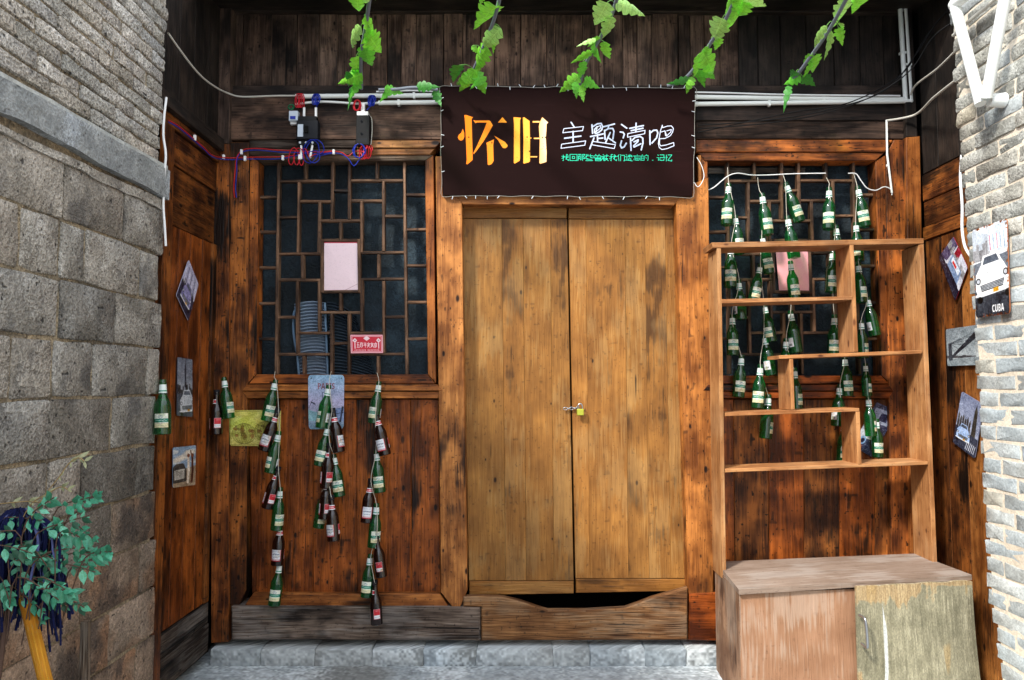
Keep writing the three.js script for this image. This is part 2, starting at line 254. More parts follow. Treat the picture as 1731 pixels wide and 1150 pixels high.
// posts and stiles
S('post', 'upper', [[362, -20], [391, -20], [387, 243], [356, 243]], -0.06, 0.065, { tint: [0.62, 0.62, 0.64] });
S('post', 'burnt', [[356, 243], [387, 243], [386, 1030], [386, 1086], [356, 1088]], -0.06, 0.065, { tint: [0.95, 0.9, 0.9] });
S('stile', 'burnt', [[388, 240], [421, 240], [418, 668], [416, 998], [404, 1024], [388, 1024]], -0.05, 0.045);
S('post', 'post', [[736, 264], [781, 264], [781, 345], [790, 1000], [777, 1029], [766, 1029], [745, 1002]], -0.06, 0.06, { tint: [1.2, 1.28, 1.42] });
S('post', 'post', [[1142, 322], [1198, 300], [1207, 1003], [1200, 1028], [1172, 1028], [1164, 1003]], -0.06, 0.06, { tint: [1.04, 1.0, 0.92] });
S('stile', 'burnt', [[1498, 262], [1512, 236], [1531, 236], [1540, 1085], [1508, 1085]], -0.05, 0.045, { tint: [1.15, 1.05, 1] });
S('post', 'post', [[1532, 232], [1556, 230], [1572, 1090], [1541, 1090]], -0.06, 0.065, { tint: [0.9, 0.82, 0.78] });
S('post', 'black', [[1527, -20], [1541, -20], [1552, 232], [1532, 232]], -0.06, 0.06);
S('lintel', 'post', [[768, 331], [1152, 333], [1140, 347], [783, 346]], -0.06, 0.062, { grain: 'x', tint: [1.1, 1.15, 1.25] });
// upper storey boarding
S('top_beam', 'black', px4(372, -26, 1545, 10), -0.06, 0.07, { grain: 'x' });
S('rail', 'black', [[388, 10], [1536, 10], [1534, 21], [392, 19]], -0.05, 0.03, { grain: 'x', tint: [1.5, 1.4, 1.35] });
{
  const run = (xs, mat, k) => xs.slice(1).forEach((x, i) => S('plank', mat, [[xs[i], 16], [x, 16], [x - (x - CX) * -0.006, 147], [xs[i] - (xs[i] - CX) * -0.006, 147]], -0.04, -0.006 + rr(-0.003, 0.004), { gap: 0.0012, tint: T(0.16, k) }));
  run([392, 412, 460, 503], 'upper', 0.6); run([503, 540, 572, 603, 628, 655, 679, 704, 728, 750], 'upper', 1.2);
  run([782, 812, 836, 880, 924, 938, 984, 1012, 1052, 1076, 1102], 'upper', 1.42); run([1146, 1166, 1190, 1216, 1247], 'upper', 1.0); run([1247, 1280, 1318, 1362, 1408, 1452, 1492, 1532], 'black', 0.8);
  S('mullion', 'upper', px4(750, 12, 782, 148), -0.04, 0.006, { tint: [1.0, 0.97, 0.95] }); S('mullion', 'upper', [[1102, 12], [1124, 2], [1146, 12], [1146, 148], [1102, 148]], -0.04, 0.006, { tint: [0.95, 0.9, 0.88] });
}
S('rail', 'black', px4(388, 144, 1536, 163), -0.05, 0.022, { grain: 'x', tint: [1.4, 1.3, 1.25] });
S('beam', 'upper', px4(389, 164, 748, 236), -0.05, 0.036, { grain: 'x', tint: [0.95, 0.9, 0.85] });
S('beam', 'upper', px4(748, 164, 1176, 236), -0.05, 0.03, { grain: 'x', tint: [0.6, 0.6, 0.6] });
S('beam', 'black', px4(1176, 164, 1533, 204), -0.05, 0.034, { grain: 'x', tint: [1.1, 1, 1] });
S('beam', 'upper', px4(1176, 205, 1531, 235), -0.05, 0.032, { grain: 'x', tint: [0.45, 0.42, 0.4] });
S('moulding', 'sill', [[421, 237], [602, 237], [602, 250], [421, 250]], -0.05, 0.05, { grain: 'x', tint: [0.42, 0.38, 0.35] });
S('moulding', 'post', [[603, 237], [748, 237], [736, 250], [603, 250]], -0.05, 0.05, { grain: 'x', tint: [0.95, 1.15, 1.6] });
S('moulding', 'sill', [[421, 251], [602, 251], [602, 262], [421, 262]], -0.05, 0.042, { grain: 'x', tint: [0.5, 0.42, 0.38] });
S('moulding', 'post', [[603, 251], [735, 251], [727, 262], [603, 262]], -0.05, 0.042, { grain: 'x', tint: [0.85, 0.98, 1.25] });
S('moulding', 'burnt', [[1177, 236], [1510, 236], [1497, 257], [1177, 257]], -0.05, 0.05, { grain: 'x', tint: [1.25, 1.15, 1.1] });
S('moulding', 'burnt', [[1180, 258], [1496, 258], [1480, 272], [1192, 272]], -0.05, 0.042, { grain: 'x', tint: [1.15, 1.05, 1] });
S('stile', 'post', [[1179, 262], [1186, 262], [1193, 640], [1199, 1000], [1198, 1085], [1196, 1085]], -0.05, 0.05);
// below the windows
for (const [x0, x1, w] of [[408, 749, 'l'], [1188, 1512, 'r']]) {
  const m = w === 'l' ? 'post' : 'varnish', k = w === 'l' ? [1.06, 1, 0.95] : [0.7, 0.6, 0.55];
  S('sill_moulding', m, [[x0, 661], [x0 + 9, 650], [x1 - 10, 650], [x1, 661]], -0.05, 0.062, { grain: 'x', tint: k });
  S('sill_moulding', m, [[x0 + 1, 662], [x1 - 1, 662], [x1 - 9, 674], [x0 + 10, 674]], -0.05, 0.052, { grain: 'x', tint: k });
}
{
  const xs = [[420, 426], [472, 474], [528, 530], [602, 604], [637, 638], [694, 696], [741, 745]];
  xs.slice(1).forEach((x, i) => S('panel_plank', 'varnish', [[xs[i][0], 675], [x[0], 675], [x[1], 1004], [xs[i][1], 1004]], -0.03, 0.012 + rr(-0.002, 0.002), { gap: 0.0003, tint: T(0.05, 0.95) }));
  const ys = [[1197, 1206], [1240, 1243], [1298, 1302], [1358, 1361], [1418, 1420], [1478, 1481], [1508, 1512]];
  ys.slice(1).forEach((x, i) => S('panel_plank', i % 2 ? 'burnt' : 'varnish', [[ys[i][0], 675], [x[0], 675], [x[1], 1050], [ys[i][1], 1050]], -0.03, 0.012 + rr(-0.002, 0.002), { gap: 0.0003, tint: T(0.05, 0.9) }));
}
S('bottom_rail', 'post', [[412, 1025], [427, 1004], [744, 1004], [758, 1025]], -0.05, 0.05, { grain: 'x', tint: [0.85, 0.8, 0.8] });
S('ground_sill', 'sill', [[390, 1026], [782, 1027], [812, 1028], [812, 1084], [390, 1083]], -0.08, 0.078, { grain: 'x', tint: [0.95, 0.95, 0.96], bev: 0.008, off: [0.31, 0.2] });
S('threshold', 'worn', [[783, 1009], [815, 1008], [851, 1010], [880, 1017], [906, 1026], [926, 1032], [990, 1032], [1057, 1028], [1080, 1020], [1103, 1011], [1134, 1002], [1163, 994], [1163, 1083], [813, 1084], [813, 1027], [783, 1026]], 0.03, 0.07, { grain: 'x', tint: [1.0, 0.95, 0.9], bev: 0.006 });
S('ground_sill', 'varnish', [[1165, 1004], [1214, 1002], [1214, 1084], [1165, 1083]], -0.08, 0.066, { grain: 'x', tint: [0.85, 0.72, 0.66] });
S('ground_sill', 'sill', px4(1216, 1030, 1541, 1086), -0.08, 0.06, { grain: 'x', tint: [0.7, 0.6, 0.5] });
// double door
function leaf(top, bot, yt, yb, m0, m1) {
  const d = group('door_leaf', facade), n = top.length - 1, z = -0.018, at = (k, y) => lerp(top[k], bot[k], (y - 360) / 640);
  for (let i = 0; i < n; i++) slab('plank', d, M.door, [[at(i, yt + 22), yt + 22], [at(i + 1, yt + 22), yt + 22], [at(i + 1, yb - 22), yb - 22], [at(i, yb - 22), yb - 22]], -0.06, z + rr(-0.0015, 0.0015), { gap: 0.0002, bev: 0.0015, tint: T(0.05, lerp(m0, m1, i / (n - 1))) });
  slab('rail', d, M.door, [[at(0, yt), yt], [at(n, yt), yt], [at(n, yt), yt + 21], [at(0, yt), yt + 21]], -0.06, z + 0.002, { grain: 'x', tint: [0.92, 0.9, 0.88] });
  slab('rail', d, M.door, [[at(0, yb), yb - 21], [at(n, yb), yb - 21], [at(n, yb), yb], [at(0, yb), yb + 3]], -0.06, z + 0.002, { grain: 'x', tint: [1.04, 0.98, 0.88] });
  return d;
}
leaf([780, 848, 884, 930, 958.5], [793, 855, 890, 937, 970], 348, 1004, 0.98, 1.0);
tag(leaf([961, 990, 1056, 1090, 1124, 1143], [973.5, 998, 1063, 1098, 1135, 1163], 349, 1000, 1.12, 1.02), null);
// lattice windows; every bar: v|h, position, from, to in the left window's own frame
const BARS = [
  ['v', 470.5, 466.5, 273, 633], ['v', 683, 687, 273, 633], ['v', 515.5, 515.5, 274, 303], ['v', 637, 637, 272, 303], ['v', 562, 560.6, 272, 371], ['v', 590.5, 590, 272, 371],
  ['v', 505, 503, 308, 427], ['v', 540, 538.6, 341, 428], ['v', 648, 648, 306, 425], ['v', 611, 611, 340, 427], ['v', 575, 575, 375, 406], ['v', 510.6, 510.6, 431, 471], ['v', 639.7, 639.7, 430, 470],
  ['v', 544, 544, 404, 495], ['v', 606, 607, 404, 495], ['v', 502, 502, 475, 598], ['v', 539, 539, 475, 561], ['v', 611, 611, 474, 561], ['v', 648, 648, 475, 597], ['v', 575, 575, 496, 526],
  ['v', 560, 560, 530, 633], ['v', 589.6, 589.6, 530, 633], ['v', 513, 513, 602, 633], ['v', 638.6, 638.6, 602, 633],
  ['h', 333, 434, 469], ['h', 392, 434, 468], ['h', 452, 433, 467], ['h', 513, 432, 466], ['h', 573, 431, 465], ['h', 329, 685, 720], ['h', 388, 685, 721], ['h', 449, 686, 721], ['h', 511, 687, 722], ['h', 573, 688, 723],
  ['h', 306, 472, 560], ['h', 305, 592, 682], ['h', 322, 564, 589], ['h', 340, 506, 561], ['h', 339, 592, 647], ['h', 367, 471, 503], ['h', 365, 650, 683], ['h', 373, 541, 610], ['h', 429, 470, 543], ['h', 427, 608, 684],
  ['h', 406, 546, 604], ['h', 493, 546, 605], ['h', 473, 468, 542], ['h', 472, 608, 684], ['h', 536.5, 468, 500], ['h', 536, 650, 685], ['h', 528, 541, 610], ['h', 563, 504, 559], ['h', 563, 592, 646], ['h', 581, 562, 588], ['h', 599, 467, 559], ['h', 599, 592, 686],
];
function lattice(dx, skew, skip, frames, m, tk) {
  const w = group('lattice_window', facade), X = (x, y) => x + dx + (y - 273) * skew;
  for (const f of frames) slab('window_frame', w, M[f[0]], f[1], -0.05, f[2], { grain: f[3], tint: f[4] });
  for (const b of BARS) {
    if (b[0] === 'v') { const [, xa, xb, y0, y1] = b; if (skip && y1 - y0 < 34 && y0 > 590) continue; slab('lattice_bar', w, m, [[X(xa, y0) - 2.5, y0], [X(xa, y0) + 2.5, y0], [X(xb, y1) + 2.5 + rr(-0.5, 0.5), y1], [X(xb, y1) - 2.5 + rr(-0.5, 0.5), y1]], -0.03, 0.004 + rr(0, 0.002), { gap: 0, tint: T(0.15, tk) }); }
    else { const [, y, xa, xb] = b, s = rr(-0.8, 0.8); slab('lattice_bar', w, m, [[X(xa, y), y - 2.3], [X(xb, y), y - 2.3 + s], [X(xb, y), y + 2.3 + s], [X(xa, y), y + 2.3]], -0.028, 0.0005 + rr(0, 0.001), { grain: 'x', gap: 0, tint: T(0.15, tk) }); }
  }
  return w;
}
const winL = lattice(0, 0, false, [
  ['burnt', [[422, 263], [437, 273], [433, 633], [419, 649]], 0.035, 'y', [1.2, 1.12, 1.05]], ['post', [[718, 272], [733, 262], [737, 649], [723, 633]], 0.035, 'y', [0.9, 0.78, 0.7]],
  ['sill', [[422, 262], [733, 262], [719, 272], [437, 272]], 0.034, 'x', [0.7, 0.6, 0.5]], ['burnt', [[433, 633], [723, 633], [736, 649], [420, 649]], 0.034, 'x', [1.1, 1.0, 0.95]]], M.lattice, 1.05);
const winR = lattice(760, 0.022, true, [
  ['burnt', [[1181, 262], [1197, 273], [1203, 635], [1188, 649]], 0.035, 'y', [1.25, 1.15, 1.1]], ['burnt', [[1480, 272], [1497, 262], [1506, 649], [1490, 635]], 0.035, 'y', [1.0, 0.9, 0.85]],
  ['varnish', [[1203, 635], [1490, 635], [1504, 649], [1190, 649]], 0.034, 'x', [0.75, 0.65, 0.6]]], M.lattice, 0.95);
slab('inner_rail', winR, M.sill, px4(1197, 283, 1362, 293), -0.058, -0.045, { grain: 'x', tint: [0.8, 0.85, 0.85] });
// dark gauze stretched behind the bars, and the dark room behind
M.gauze = mineral(31, [17, 26, 31], [38, 52, 61], { pit: 0, speck: 0.3, stain: 0.3, stainC: [12, 20, 27], white: 0.22, whiteC: [88, 112, 126], s: 0.9, bump: 0.012 }); M.gauze.roughness = 0.95;
for (const [w, x0, x1] of [[winL, 424, 736], [winR, 1184, 1500]]) {
  const a = P(x0, 660, -0.07), b = P(x1, 250, -0.07), g = new THREE.PlaneGeometry(b.x - a.x, b.y - a.y, 40, 48), p = g.attributes.position;
  for (let i = 0; i < p.count; i++) { const u = p.getX(i), v = p.getY(i); p.setZ(i, (fbm(u * 0.5 + 0.5, v * 0.5 + 0.5, 2, 7, 71, 3) - 0.5) * 0.035 + 0.006 * Math.sin(u * 9 + v * 4)); }
  g.translate((a.x + b.x) / 2, (a.y + b.y) / 2, -0.085); g.computeVertexNormals(); boxUV(g, 'x', [R(), R()]); tint(g, [1, 1, 1]); mesh('gauze_screen', g, M.gauze, w);
}
{
  const wallBox = (x, y, z, w, h, d) => box(w, h, d, x, y, z);
  const g = merge([wallBox(0.3, 1.7, -0.7, 4.2, 3.6, 0.1), wallBox(-1.68, 1.7, -0.35, 0.2, 3.6, 0.8), wallBox(2.24, 1.7, -0.35, 0.2, 3.6, 0.8), wallBox(0.3, 3.48, -0.35, 4.2, 0.1, 0.8)]);
  mesh('inner_wall', g, M.dark, facade);
  const r = []; // eaves above the picture
  const e = plate(V(-1.75, 3.46, -0.75), V(-1.75, 3.25, 0.45), V(2.35, 3.25, 0.45), V(2.35, 3.46, -0.75), -0.06); r.push(e);
  mesh('roof', e, M.black, facade);
}
stand(facade, V(0.3, 0, 0));
// ------------------------------------------------------------------ timber side walls of the recess
function sideWall(label, X, dir, zEnd, rows) {
  const g = group('timber_side_wall'); tag(g, label, 'wall');
  const back = X - dir * 0.05, bx = box(0.05, 3.5, zEnd + 0.1, back - dir * 0.025, 1.75, zEnd / 2 - 0.05); mesh('backing', bx, M.dark, g);
  for (const [name, mat, z0, z1, y0, y1, grain, k, pr] of rows) {
    let q = NI(box(0.05, y1 - y0 - 0.003, z1 - z0 - 0.002, X - dir * 0.025 + dir * (pr ?? 0), (y0 + y1) / 2, (z0 + z1) / 2, 0.003)); boxUV(q, grain); tint(q, T(0.12, k ?? 1)); mesh(name, q, M[mat], g);
  }
  return stand(g);
}
{
  const L = [], Rr = [];
  let z = 0.07; for (const w of [0.13, 0.16, 0.15, 0.14, 0.15]) { L.push(['plank', 'black', Math.max(z, 0.067), z + w, 2.62, 3.36, 'y', 0.9]); z += w; }
  L.push(['rail', 'black', 0.067, 0.84, 2.56, 2.625, 'z', 1.3, 0.035], ['rail', 'burnt', 0.067, 0.84, 2.5, 2.558, 'z', 0.5, 0.012]);
  L.push(['board', 'burnt', 0.067, 0.84, 2.35, 2.498, 'z', 0.7], ['board', 'burnt', 0.067, 0.84, 2.08, 2.348, 'z', 0.45, -0.006]);
  L.push(['stile', 'burnt', 0.068, 0.115, 0.3, 2.078, 'y', 0.85, 0.012]);
  z = 0.118; for (const w of [0.1, 0.13, 0.12, 0.11]) { L.push(['plank', 'varnish', z, z + w, 0.3, 2.078, 'y', 0.8, rr(-0.003, 0.003)]); z += w; }
  L.push(['post', 'burnt', z + 0.002, z + 0.09, 0.02, 2.5, 'y', 0.6, 0.02], ['plank', 'burnt', z + 0.092, 0.84, 0.02, 2.5, 'y', 0.6]);
  L.push(['bottom_rail', 'sill', 0.07, z, 0.2, 0.298, 'z', 0.62, 0.012], ['bottom_rail', 'sill', 0.07, z, 0.06, 0.198, 'z', 0.5, 0.016]);
  sideWall('dark varnished timber side wall of the recess beside the grey block wall', -1.51, 1, 0.86, L);
  z = 0.07; for (const w of [0.14, 0.17, 0.16, 0.16, 0.2]) { Rr.push(['plank', 'black', z, z + w, 2.44, 3.36, 'y', 0.9]); z += w; }
  Rr.push(['board', 'burnt', 0.06, 0.92, 2.3, 2.438, 'z', 0.95], ['board', 'burnt', 0.06, 0.92, 2.17, 2.298, 'z', 0.8, -0.004]);
  Rr.push(['rail', 'burnt', 0.06, 0.92, 2.1, 2.168, 'z', 0.9, 0.006]);
  z = 0.066; for (const w of [0.14, 0.15, 0.16, 0.15, 0.14, 0.1]) { Rr.push(['plank', z < 0.25 ? 'burnt' : 'post', z, z + w, 0.02, 2.098, 'y', z < 0.25 ? 0.6 : 0.82, rr(-0.003, 0.003)]); z += w; }  // planks nearest the corner: its shadow put into darker wood and tint
  sideWall('orange-brown timber side wall of the recess between shelf unit and pale brick wall', 2.1, -1, 0.96, Rr);
}
// ------------------------------------------------------------------ masonry at both sides
const curve = (tbl) => (y) => { for (let i = 1; i < tbl.length; i++) if (y >= tbl[i][0]) return lerp(tbl[i - 1][1], tbl[i][1], clamp((y - tbl[i - 1][0]) / (tbl[i][0] - tbl[i - 1][0]))); return tbl[tbl.length - 1][1]; };
const edgeOf = (X, list) => curve(list.map(([py, px]) => { const p = PX(px, py, X); return [p.y, p.z]; }).sort((a, b) => b[0] - a[0]));
function zAt(X, px, y) { let py = 600; for (let i = 0; i < 8; i++) { const p = PX(px, py, X); py += (p.y - y) * F / (DIST - p.z); } return PX(px, py, X).z; }
{ // left: concrete blocks below a cement ledge, rough bricks above
  const X = -1.45, w = group('block_wall'), end = edgeOf(X, [[-60, 286], [0, 284], [60, 281], [150, 276], [220, 270], [262, 268], [352, 276], [430, 272], [480, 266], [520, 272], [600, 268], [735, 261], [830, 262], [1000, 262], [1200, 262]]);
  tag(w, 'wall of rough grey concrete blocks with brick courses above a cement ledge', 'wall');
  { // mortar body
    const sh = new THREE.Shape(), ys = []; for (let y = -0.02; y <= 3.16; y += 0.06) ys.push(y);
    sh.moveTo(6.5, -0.02); ys.forEach((y) => sh.lineTo(end(y) + 0.035 + rr(0, 0.01), y)); sh.lineTo(6.5, 3.14);
    let g = new THREE.ExtrudeGeometry(sh, { depth: 0.24, bevelEnabled: false }); g.rotateY(-Math.PI / 2); g.translate(X - 0.004, 0, 0); g = NI(g); boxUV(g, 'y'); tint(g, [1, 1, 1]); mesh('mortar', g, M.mortarL, w);
  }
  const stone = (name, m, za, zb, y0, y1, o) => mesh(name, stoneGeo([V(X - 0.004, y0, zb), V(X - 0.004, y0, za), V(X - 0.004, y1, za), V(X - 0.004, y1, zb)], o), m, w);
  const rows = [[107, 207], [33, 100, 143, 235], [98, 193], [18, 88, 155, 247], [82, 188], [78, 135, 228], [78, 188], [62, 135, 235], [75, 182], [60, 140, 228], [20, 120, 200]];
  const dark = { '2_1': 0.55, '5_0': 0.5, '5_1': 0.52, '6_0': 0.75, '6_1': 0.6, '4_1': 0.74, '7_0': 0.82, '0_1': 0.78, '0_0': 0.86, '1_3': 0.95, '3_1': 0.8, '3_2': 0.78 };
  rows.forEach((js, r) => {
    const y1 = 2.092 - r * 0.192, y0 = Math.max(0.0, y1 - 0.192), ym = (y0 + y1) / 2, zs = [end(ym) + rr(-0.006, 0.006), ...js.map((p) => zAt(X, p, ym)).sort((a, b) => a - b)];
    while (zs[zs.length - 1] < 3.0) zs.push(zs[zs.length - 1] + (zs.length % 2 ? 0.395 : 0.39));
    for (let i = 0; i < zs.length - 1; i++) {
      const k = (dark[r + '_' + i] ?? 1) * rr(0.88, 1.06) * (r < 2 ? 1 : r < 4 ? 0.92 : 0.74), warm = r > 5 ? rr(0.98, 1.08) : rr(0.97, 1.03);  // lower rows: darker blocks, with the fall of light put into the tint
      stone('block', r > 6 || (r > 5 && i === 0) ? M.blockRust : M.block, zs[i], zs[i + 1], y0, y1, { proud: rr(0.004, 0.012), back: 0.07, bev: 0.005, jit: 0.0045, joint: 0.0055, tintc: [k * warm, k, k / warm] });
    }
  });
  for (let r = 0; r < 15; r++) {
    const y0 = 2.268 + r * 0.0565, y1 = y0 + 0.0565, ym = (y0 + y1) / 2; let z = end(ym) + rr(-0.01, 0.01) + (r > 0 ? 0 : 0.01), first = r % 2 ? 0.12 : 0.24;
    while (z < 2.7) { const l = first ? first * rr(0.8, 1.1) : rr(0.215, 0.255); first = 0; const k = rr(0.8, 1.08), b = rr(0.97, 1.04); stone('brick', M.brickL, z, z + l, y0, y1, { proud: rr(0.004, 0.013), back: 0.08, bev: 0.005, jit: 0.0035, joint: 0.004, tintc: [k / b, k, k * b] }); z += l; }
  }
  const rough = (x0, x1, y0, y1, z0, z1, amp, seed) => {
    const g = new THREE.BoxGeometry(x1 - x0, y1 - y0, z1 - z0, 2, 5, 60), p = g.attributes.position;
    for (let i = 0; i < p.count; i++) { const zz = p.getZ(i) + (z0 + z1) / 2, yy = p.getY(i), n = fbm(zz * 0.2, yy * 0.5 + p.getX(i), 9, 9, seed, 4) - 0.5, b = fbm(zz * 0.31, yy, 23, 5, seed + 1, 3) - 0.5; p.setX(i, p.getX(i) + n * amp * 2 + b * amp); p.setY(i, yy + b * amp * (yy < 0 ? 3.2 : 1.2) - (yy > 0 || y1 - y0 < 0.03 ? 0.032 : 0.01) * Math.max(0, zz - 0.74)); p.setZ(i, p.getZ(i) + n * amp); }
    g.translate((x0 + x1) / 2, (y0 + y1) / 2, (z0 + z1) / 2); let h = NI(g); h.computeVertexNormals(); h = toCreasedNormals(h, 0.8); boxUV(h, 'z', [0.2, 0.1]); return tint(h, [1, 1, 1]);
  };
  mesh('ledge', rough(-1.62, -1.424, 2.14, 2.26, end(2.2) - 0.022, 3.0, 0.006, 5), M.cement, w);
  mesh('mortar_fillet', rough(-1.6, -1.428, 2.258, 2.276, end(2.2) - 0.01, 3.0, 0.006, 9), M.brickR, w);
  mesh('mortar_bed', rough(-1.6, -1.438, 2.086, 2.13, end(2.1) + 0.01, 3.0, 0.009, 14), M.block, w);
  stand(w, V(X - 0.12, 0, 3));
}
{ // right: pale grey-blue bricks
  const X = 1.95, w = group('brick_wall'), end = edgeOf(X, [[-60, 1598], [0, 1603], [100, 1612], [200, 1617], [300, 1626], [400, 1632], [470, 1640], [560, 1646], [660, 1652], [750, 1657], [850, 1662], [930, 1668], [1020, 1672], [1080, 1685], [1150, 1690], [1220, 1694]]);
  tag(w, 'pale grey-blue brick wall with cream mortar beside the shelf unit', 'wall');
  {
    const sh = new THREE.Shape(), ys = []; for (let y = -0.02; y <= 3.2; y += 0.06) ys.push(y);
    sh.moveTo(6.5, -0.02); ys.forEach((y) => sh.lineTo(end(y) + 0.018 + rr(0, 0.012), y)); sh.lineTo(6.5, 3.18);
    let g = new THREE.ExtrudeGeometry(sh, { depth: 0.24, bevelEnabled: false }); g.rotateY(-Math.PI / 2); g.translate(X + 0.2405, 0, 0); g = NI(g); boxUV(g, 'y'); tint(g, [1, 1, 1]); mesh('mortar', g, M.mortarR, w);
  }
  for (let r = 0; r < 47; r++) {
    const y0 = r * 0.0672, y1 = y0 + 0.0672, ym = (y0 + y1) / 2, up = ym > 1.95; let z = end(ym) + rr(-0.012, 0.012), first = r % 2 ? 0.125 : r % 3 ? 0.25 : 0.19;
    while (z < 1.75) {
      const l = first ? first * rr(0.85, 1.1) : rr(0.23, 0.26); first = 0; const k = rr(0.86, 1.05) * (up ? 0.8 : 1), b = rr(0.98, 1.05), tan = R() < 0.09;  // upper courses: moss and stains, plus shade from above put into the tint
      mesh('brick', stoneGeo([V(X + 0.004, y0, z), V(X + 0.004, y0, z + l), V(X + 0.004, y1, z + l), V(X + 0.004, y1, z)], { proud: up ? rr(0.003, 0.012) : rr(0.0035, 0.006), back: 0.07, bev: up ? 0.006 : 0.0022, jit: 0.0035, joint: up ? 0.0028 : 0.006, tintc: tan ? [k * 1.02, k * 0.93, k * 0.82] : [k / b, k, k * b * 1.01] }), up && R() < 0.8 ? M.brickMossShade : M.brickR, w); z += l;
    }
  }
  stand(w, V(X + 0.12, 0, 3));
}
{ // low kerb of dressed stones under the timber front
  const w = tag(group('stone_kerb'), 'low kerb of pale stones under the timber threshold', 'kerb', null, 'structure'), xs = [356, 441, 532, 629, 716, 805, 935, 997, 1090, 1160, 1226, 1300, 1400, 1480, 1560];
  xs.slice(1).forEach((x, i) => { const a = P(xs[i], 1084, 0.1), b = P(x, 1084, 0.1); mesh('stone', stoneGeo([V(a.x, -0.01, 0.1), V(b.x, -0.01, 0.1), V(b.x, 0.082, 0.1), V(a.x, 0.082, 0.1)], { proud: rr(0.002, 0.004), back: 0.2, bev: 0.004, jit: 0.0025, joint: 0.0008, tintc: T(0.05, 1.04) }), M.ground, w); });
  stand(w);
}
// ------------------------------------------------------------------ flat printed things
// four corners round the face (top left, top right, bottom right, bottom left), rounded corners, thickness t
function printGeo(c, t, rad = 0.06, aspect = 1, bend = 0) {
  const [TL, TR, BR, BL] = c, n = TR.clone().sub(TL).cross(BL.clone().sub(TL)).normalize().negate(), out = [], q = 5;
  const cor = [[0, 0, Math.PI], [1, 0, 1.5 * Math.PI], [1, 1, 0], [0, 1, 0.5 * Math.PI]], ru = rad, rv = rad * aspect;
  for (const [x, y, a0] of cor) for (let i = 0; i <= q; i++) { const a = a0 + (i / q) * Math.PI / 2; out.push([x ? 1 - ru + ru * Math.cos(a) : ru + ru * Math.cos(a), y ? 1 - rv + rv * Math.sin(a) : rv + rv * Math.sin(a)]); }
  const at = (u, v, w) => TL.clone().lerp(TR, u).lerp(BL.clone().lerp(BR, u), v).addScaledVector(n, w + bend * (u - 0.5) * (u - 0.5) * 4);
  const pos = [], uv = [], tri = (a, b, d, w) => { for (const [u, v, k] of [a, b, d]) { const p = at(u, v, k); pos.push(p.x, p.y, p.z); uv.push(w ? u : 0.5, w ? 1 - v : 0.995); } };
  const N = out.length;
  for (let i = 0; i < N; i++) {
    const a = out[i], b = out[(i + 1) % N], K = 4;
    for (let k = 0; k < K; k++) { const f = (p, s) => [0.5 + (p[0] - 0.5) * s, 0.5 + (p[1] - 0.5) * s, t]; const s0 = k / K, s1 = (k + 1) / K; if (k) tri(f(a, s0), f(b, s1), f(a, s1), 1), tri(f(a, s0), f(b, s0), f(b, s1), 1); else tri([0.5, 0.5, t], f(b, s1), f(a, s1), 1); }
    tri([...a, t], [...b, t], [...b, 0], 0); tri([...a, t], [...b, 0], [...a, 0], 0);
  }
  const g = new THREE.BufferGeometry(); g.setAttribute('position', new THREE.Float32BufferAttribute(pos, 3)); g.setAttribute('uv', new THREE.Float32BufferAttribute(uv, 2)); g.computeVertexNormals(); return g;
}
const quad = (f, px) => px.map(([x, y]) => f(x, y));
function printed(name, corners, t, mat, label, cat, o = {}) { const m = mesh(name, printGeo(corners, t, o.rad ?? 0.05, o.aspect ?? 1, o.bend ?? 0), mat); tag(m, label, cat, o.group); return stand(m); }
const shade = (v, a = 1) => `rgba(${v},${v},${v + 4},${a})`;
function noisePx(c, w, h, amt, seed) { const q = rng(seed); for (let i = 0; i < w * h * 0.06; i++) { c.fillStyle = q() < 0.5 ? `rgba(0,0,0,${amt * q()})` : `rgba(255,255,255,${amt * q()})`; c.fillRect(q() * w, q() * h, 1 + q() * 3, 1 + q() * 2); } }
const poly = (c, pts, fill) => { c.beginPath(); pts.forEach(([x, y], i) => (i ? c.lineTo(x, y) : c.moveTo(x, y))); c.closePath(); if (fill) { c.fillStyle = fill; c.fill(); } };
const line = (c, pts, w, col) => { c.beginPath(); pts.forEach(([x, y], i) => (i ? c.lineTo(x, y) : c.moveTo(x, y))); c.lineWidth = w; c.strokeStyle = col; c.lineCap = c.lineJoin = 'round'; c.stroke(); };
const houses = (c, w, h, base, seed, lo, hi) => { const q = rng(seed); let x = 0; while (x < w) { const b = w * (0.06 + 0.1 * q()), t = h * (0.06 + 0.22 * q()); c.fillStyle = shade(Math.round(lerp(lo, hi, q()))); c.fillRect(x, base - t, b, t); c.fillStyle = shade(40, 0.7); for (let yy = base - t + 3; yy < base - 3; yy += 6) for (let xx = x + 2; xx < x + b - 3; xx += 5) c.fillRect(xx, yy, 2.5, 3.5); x += b; } };
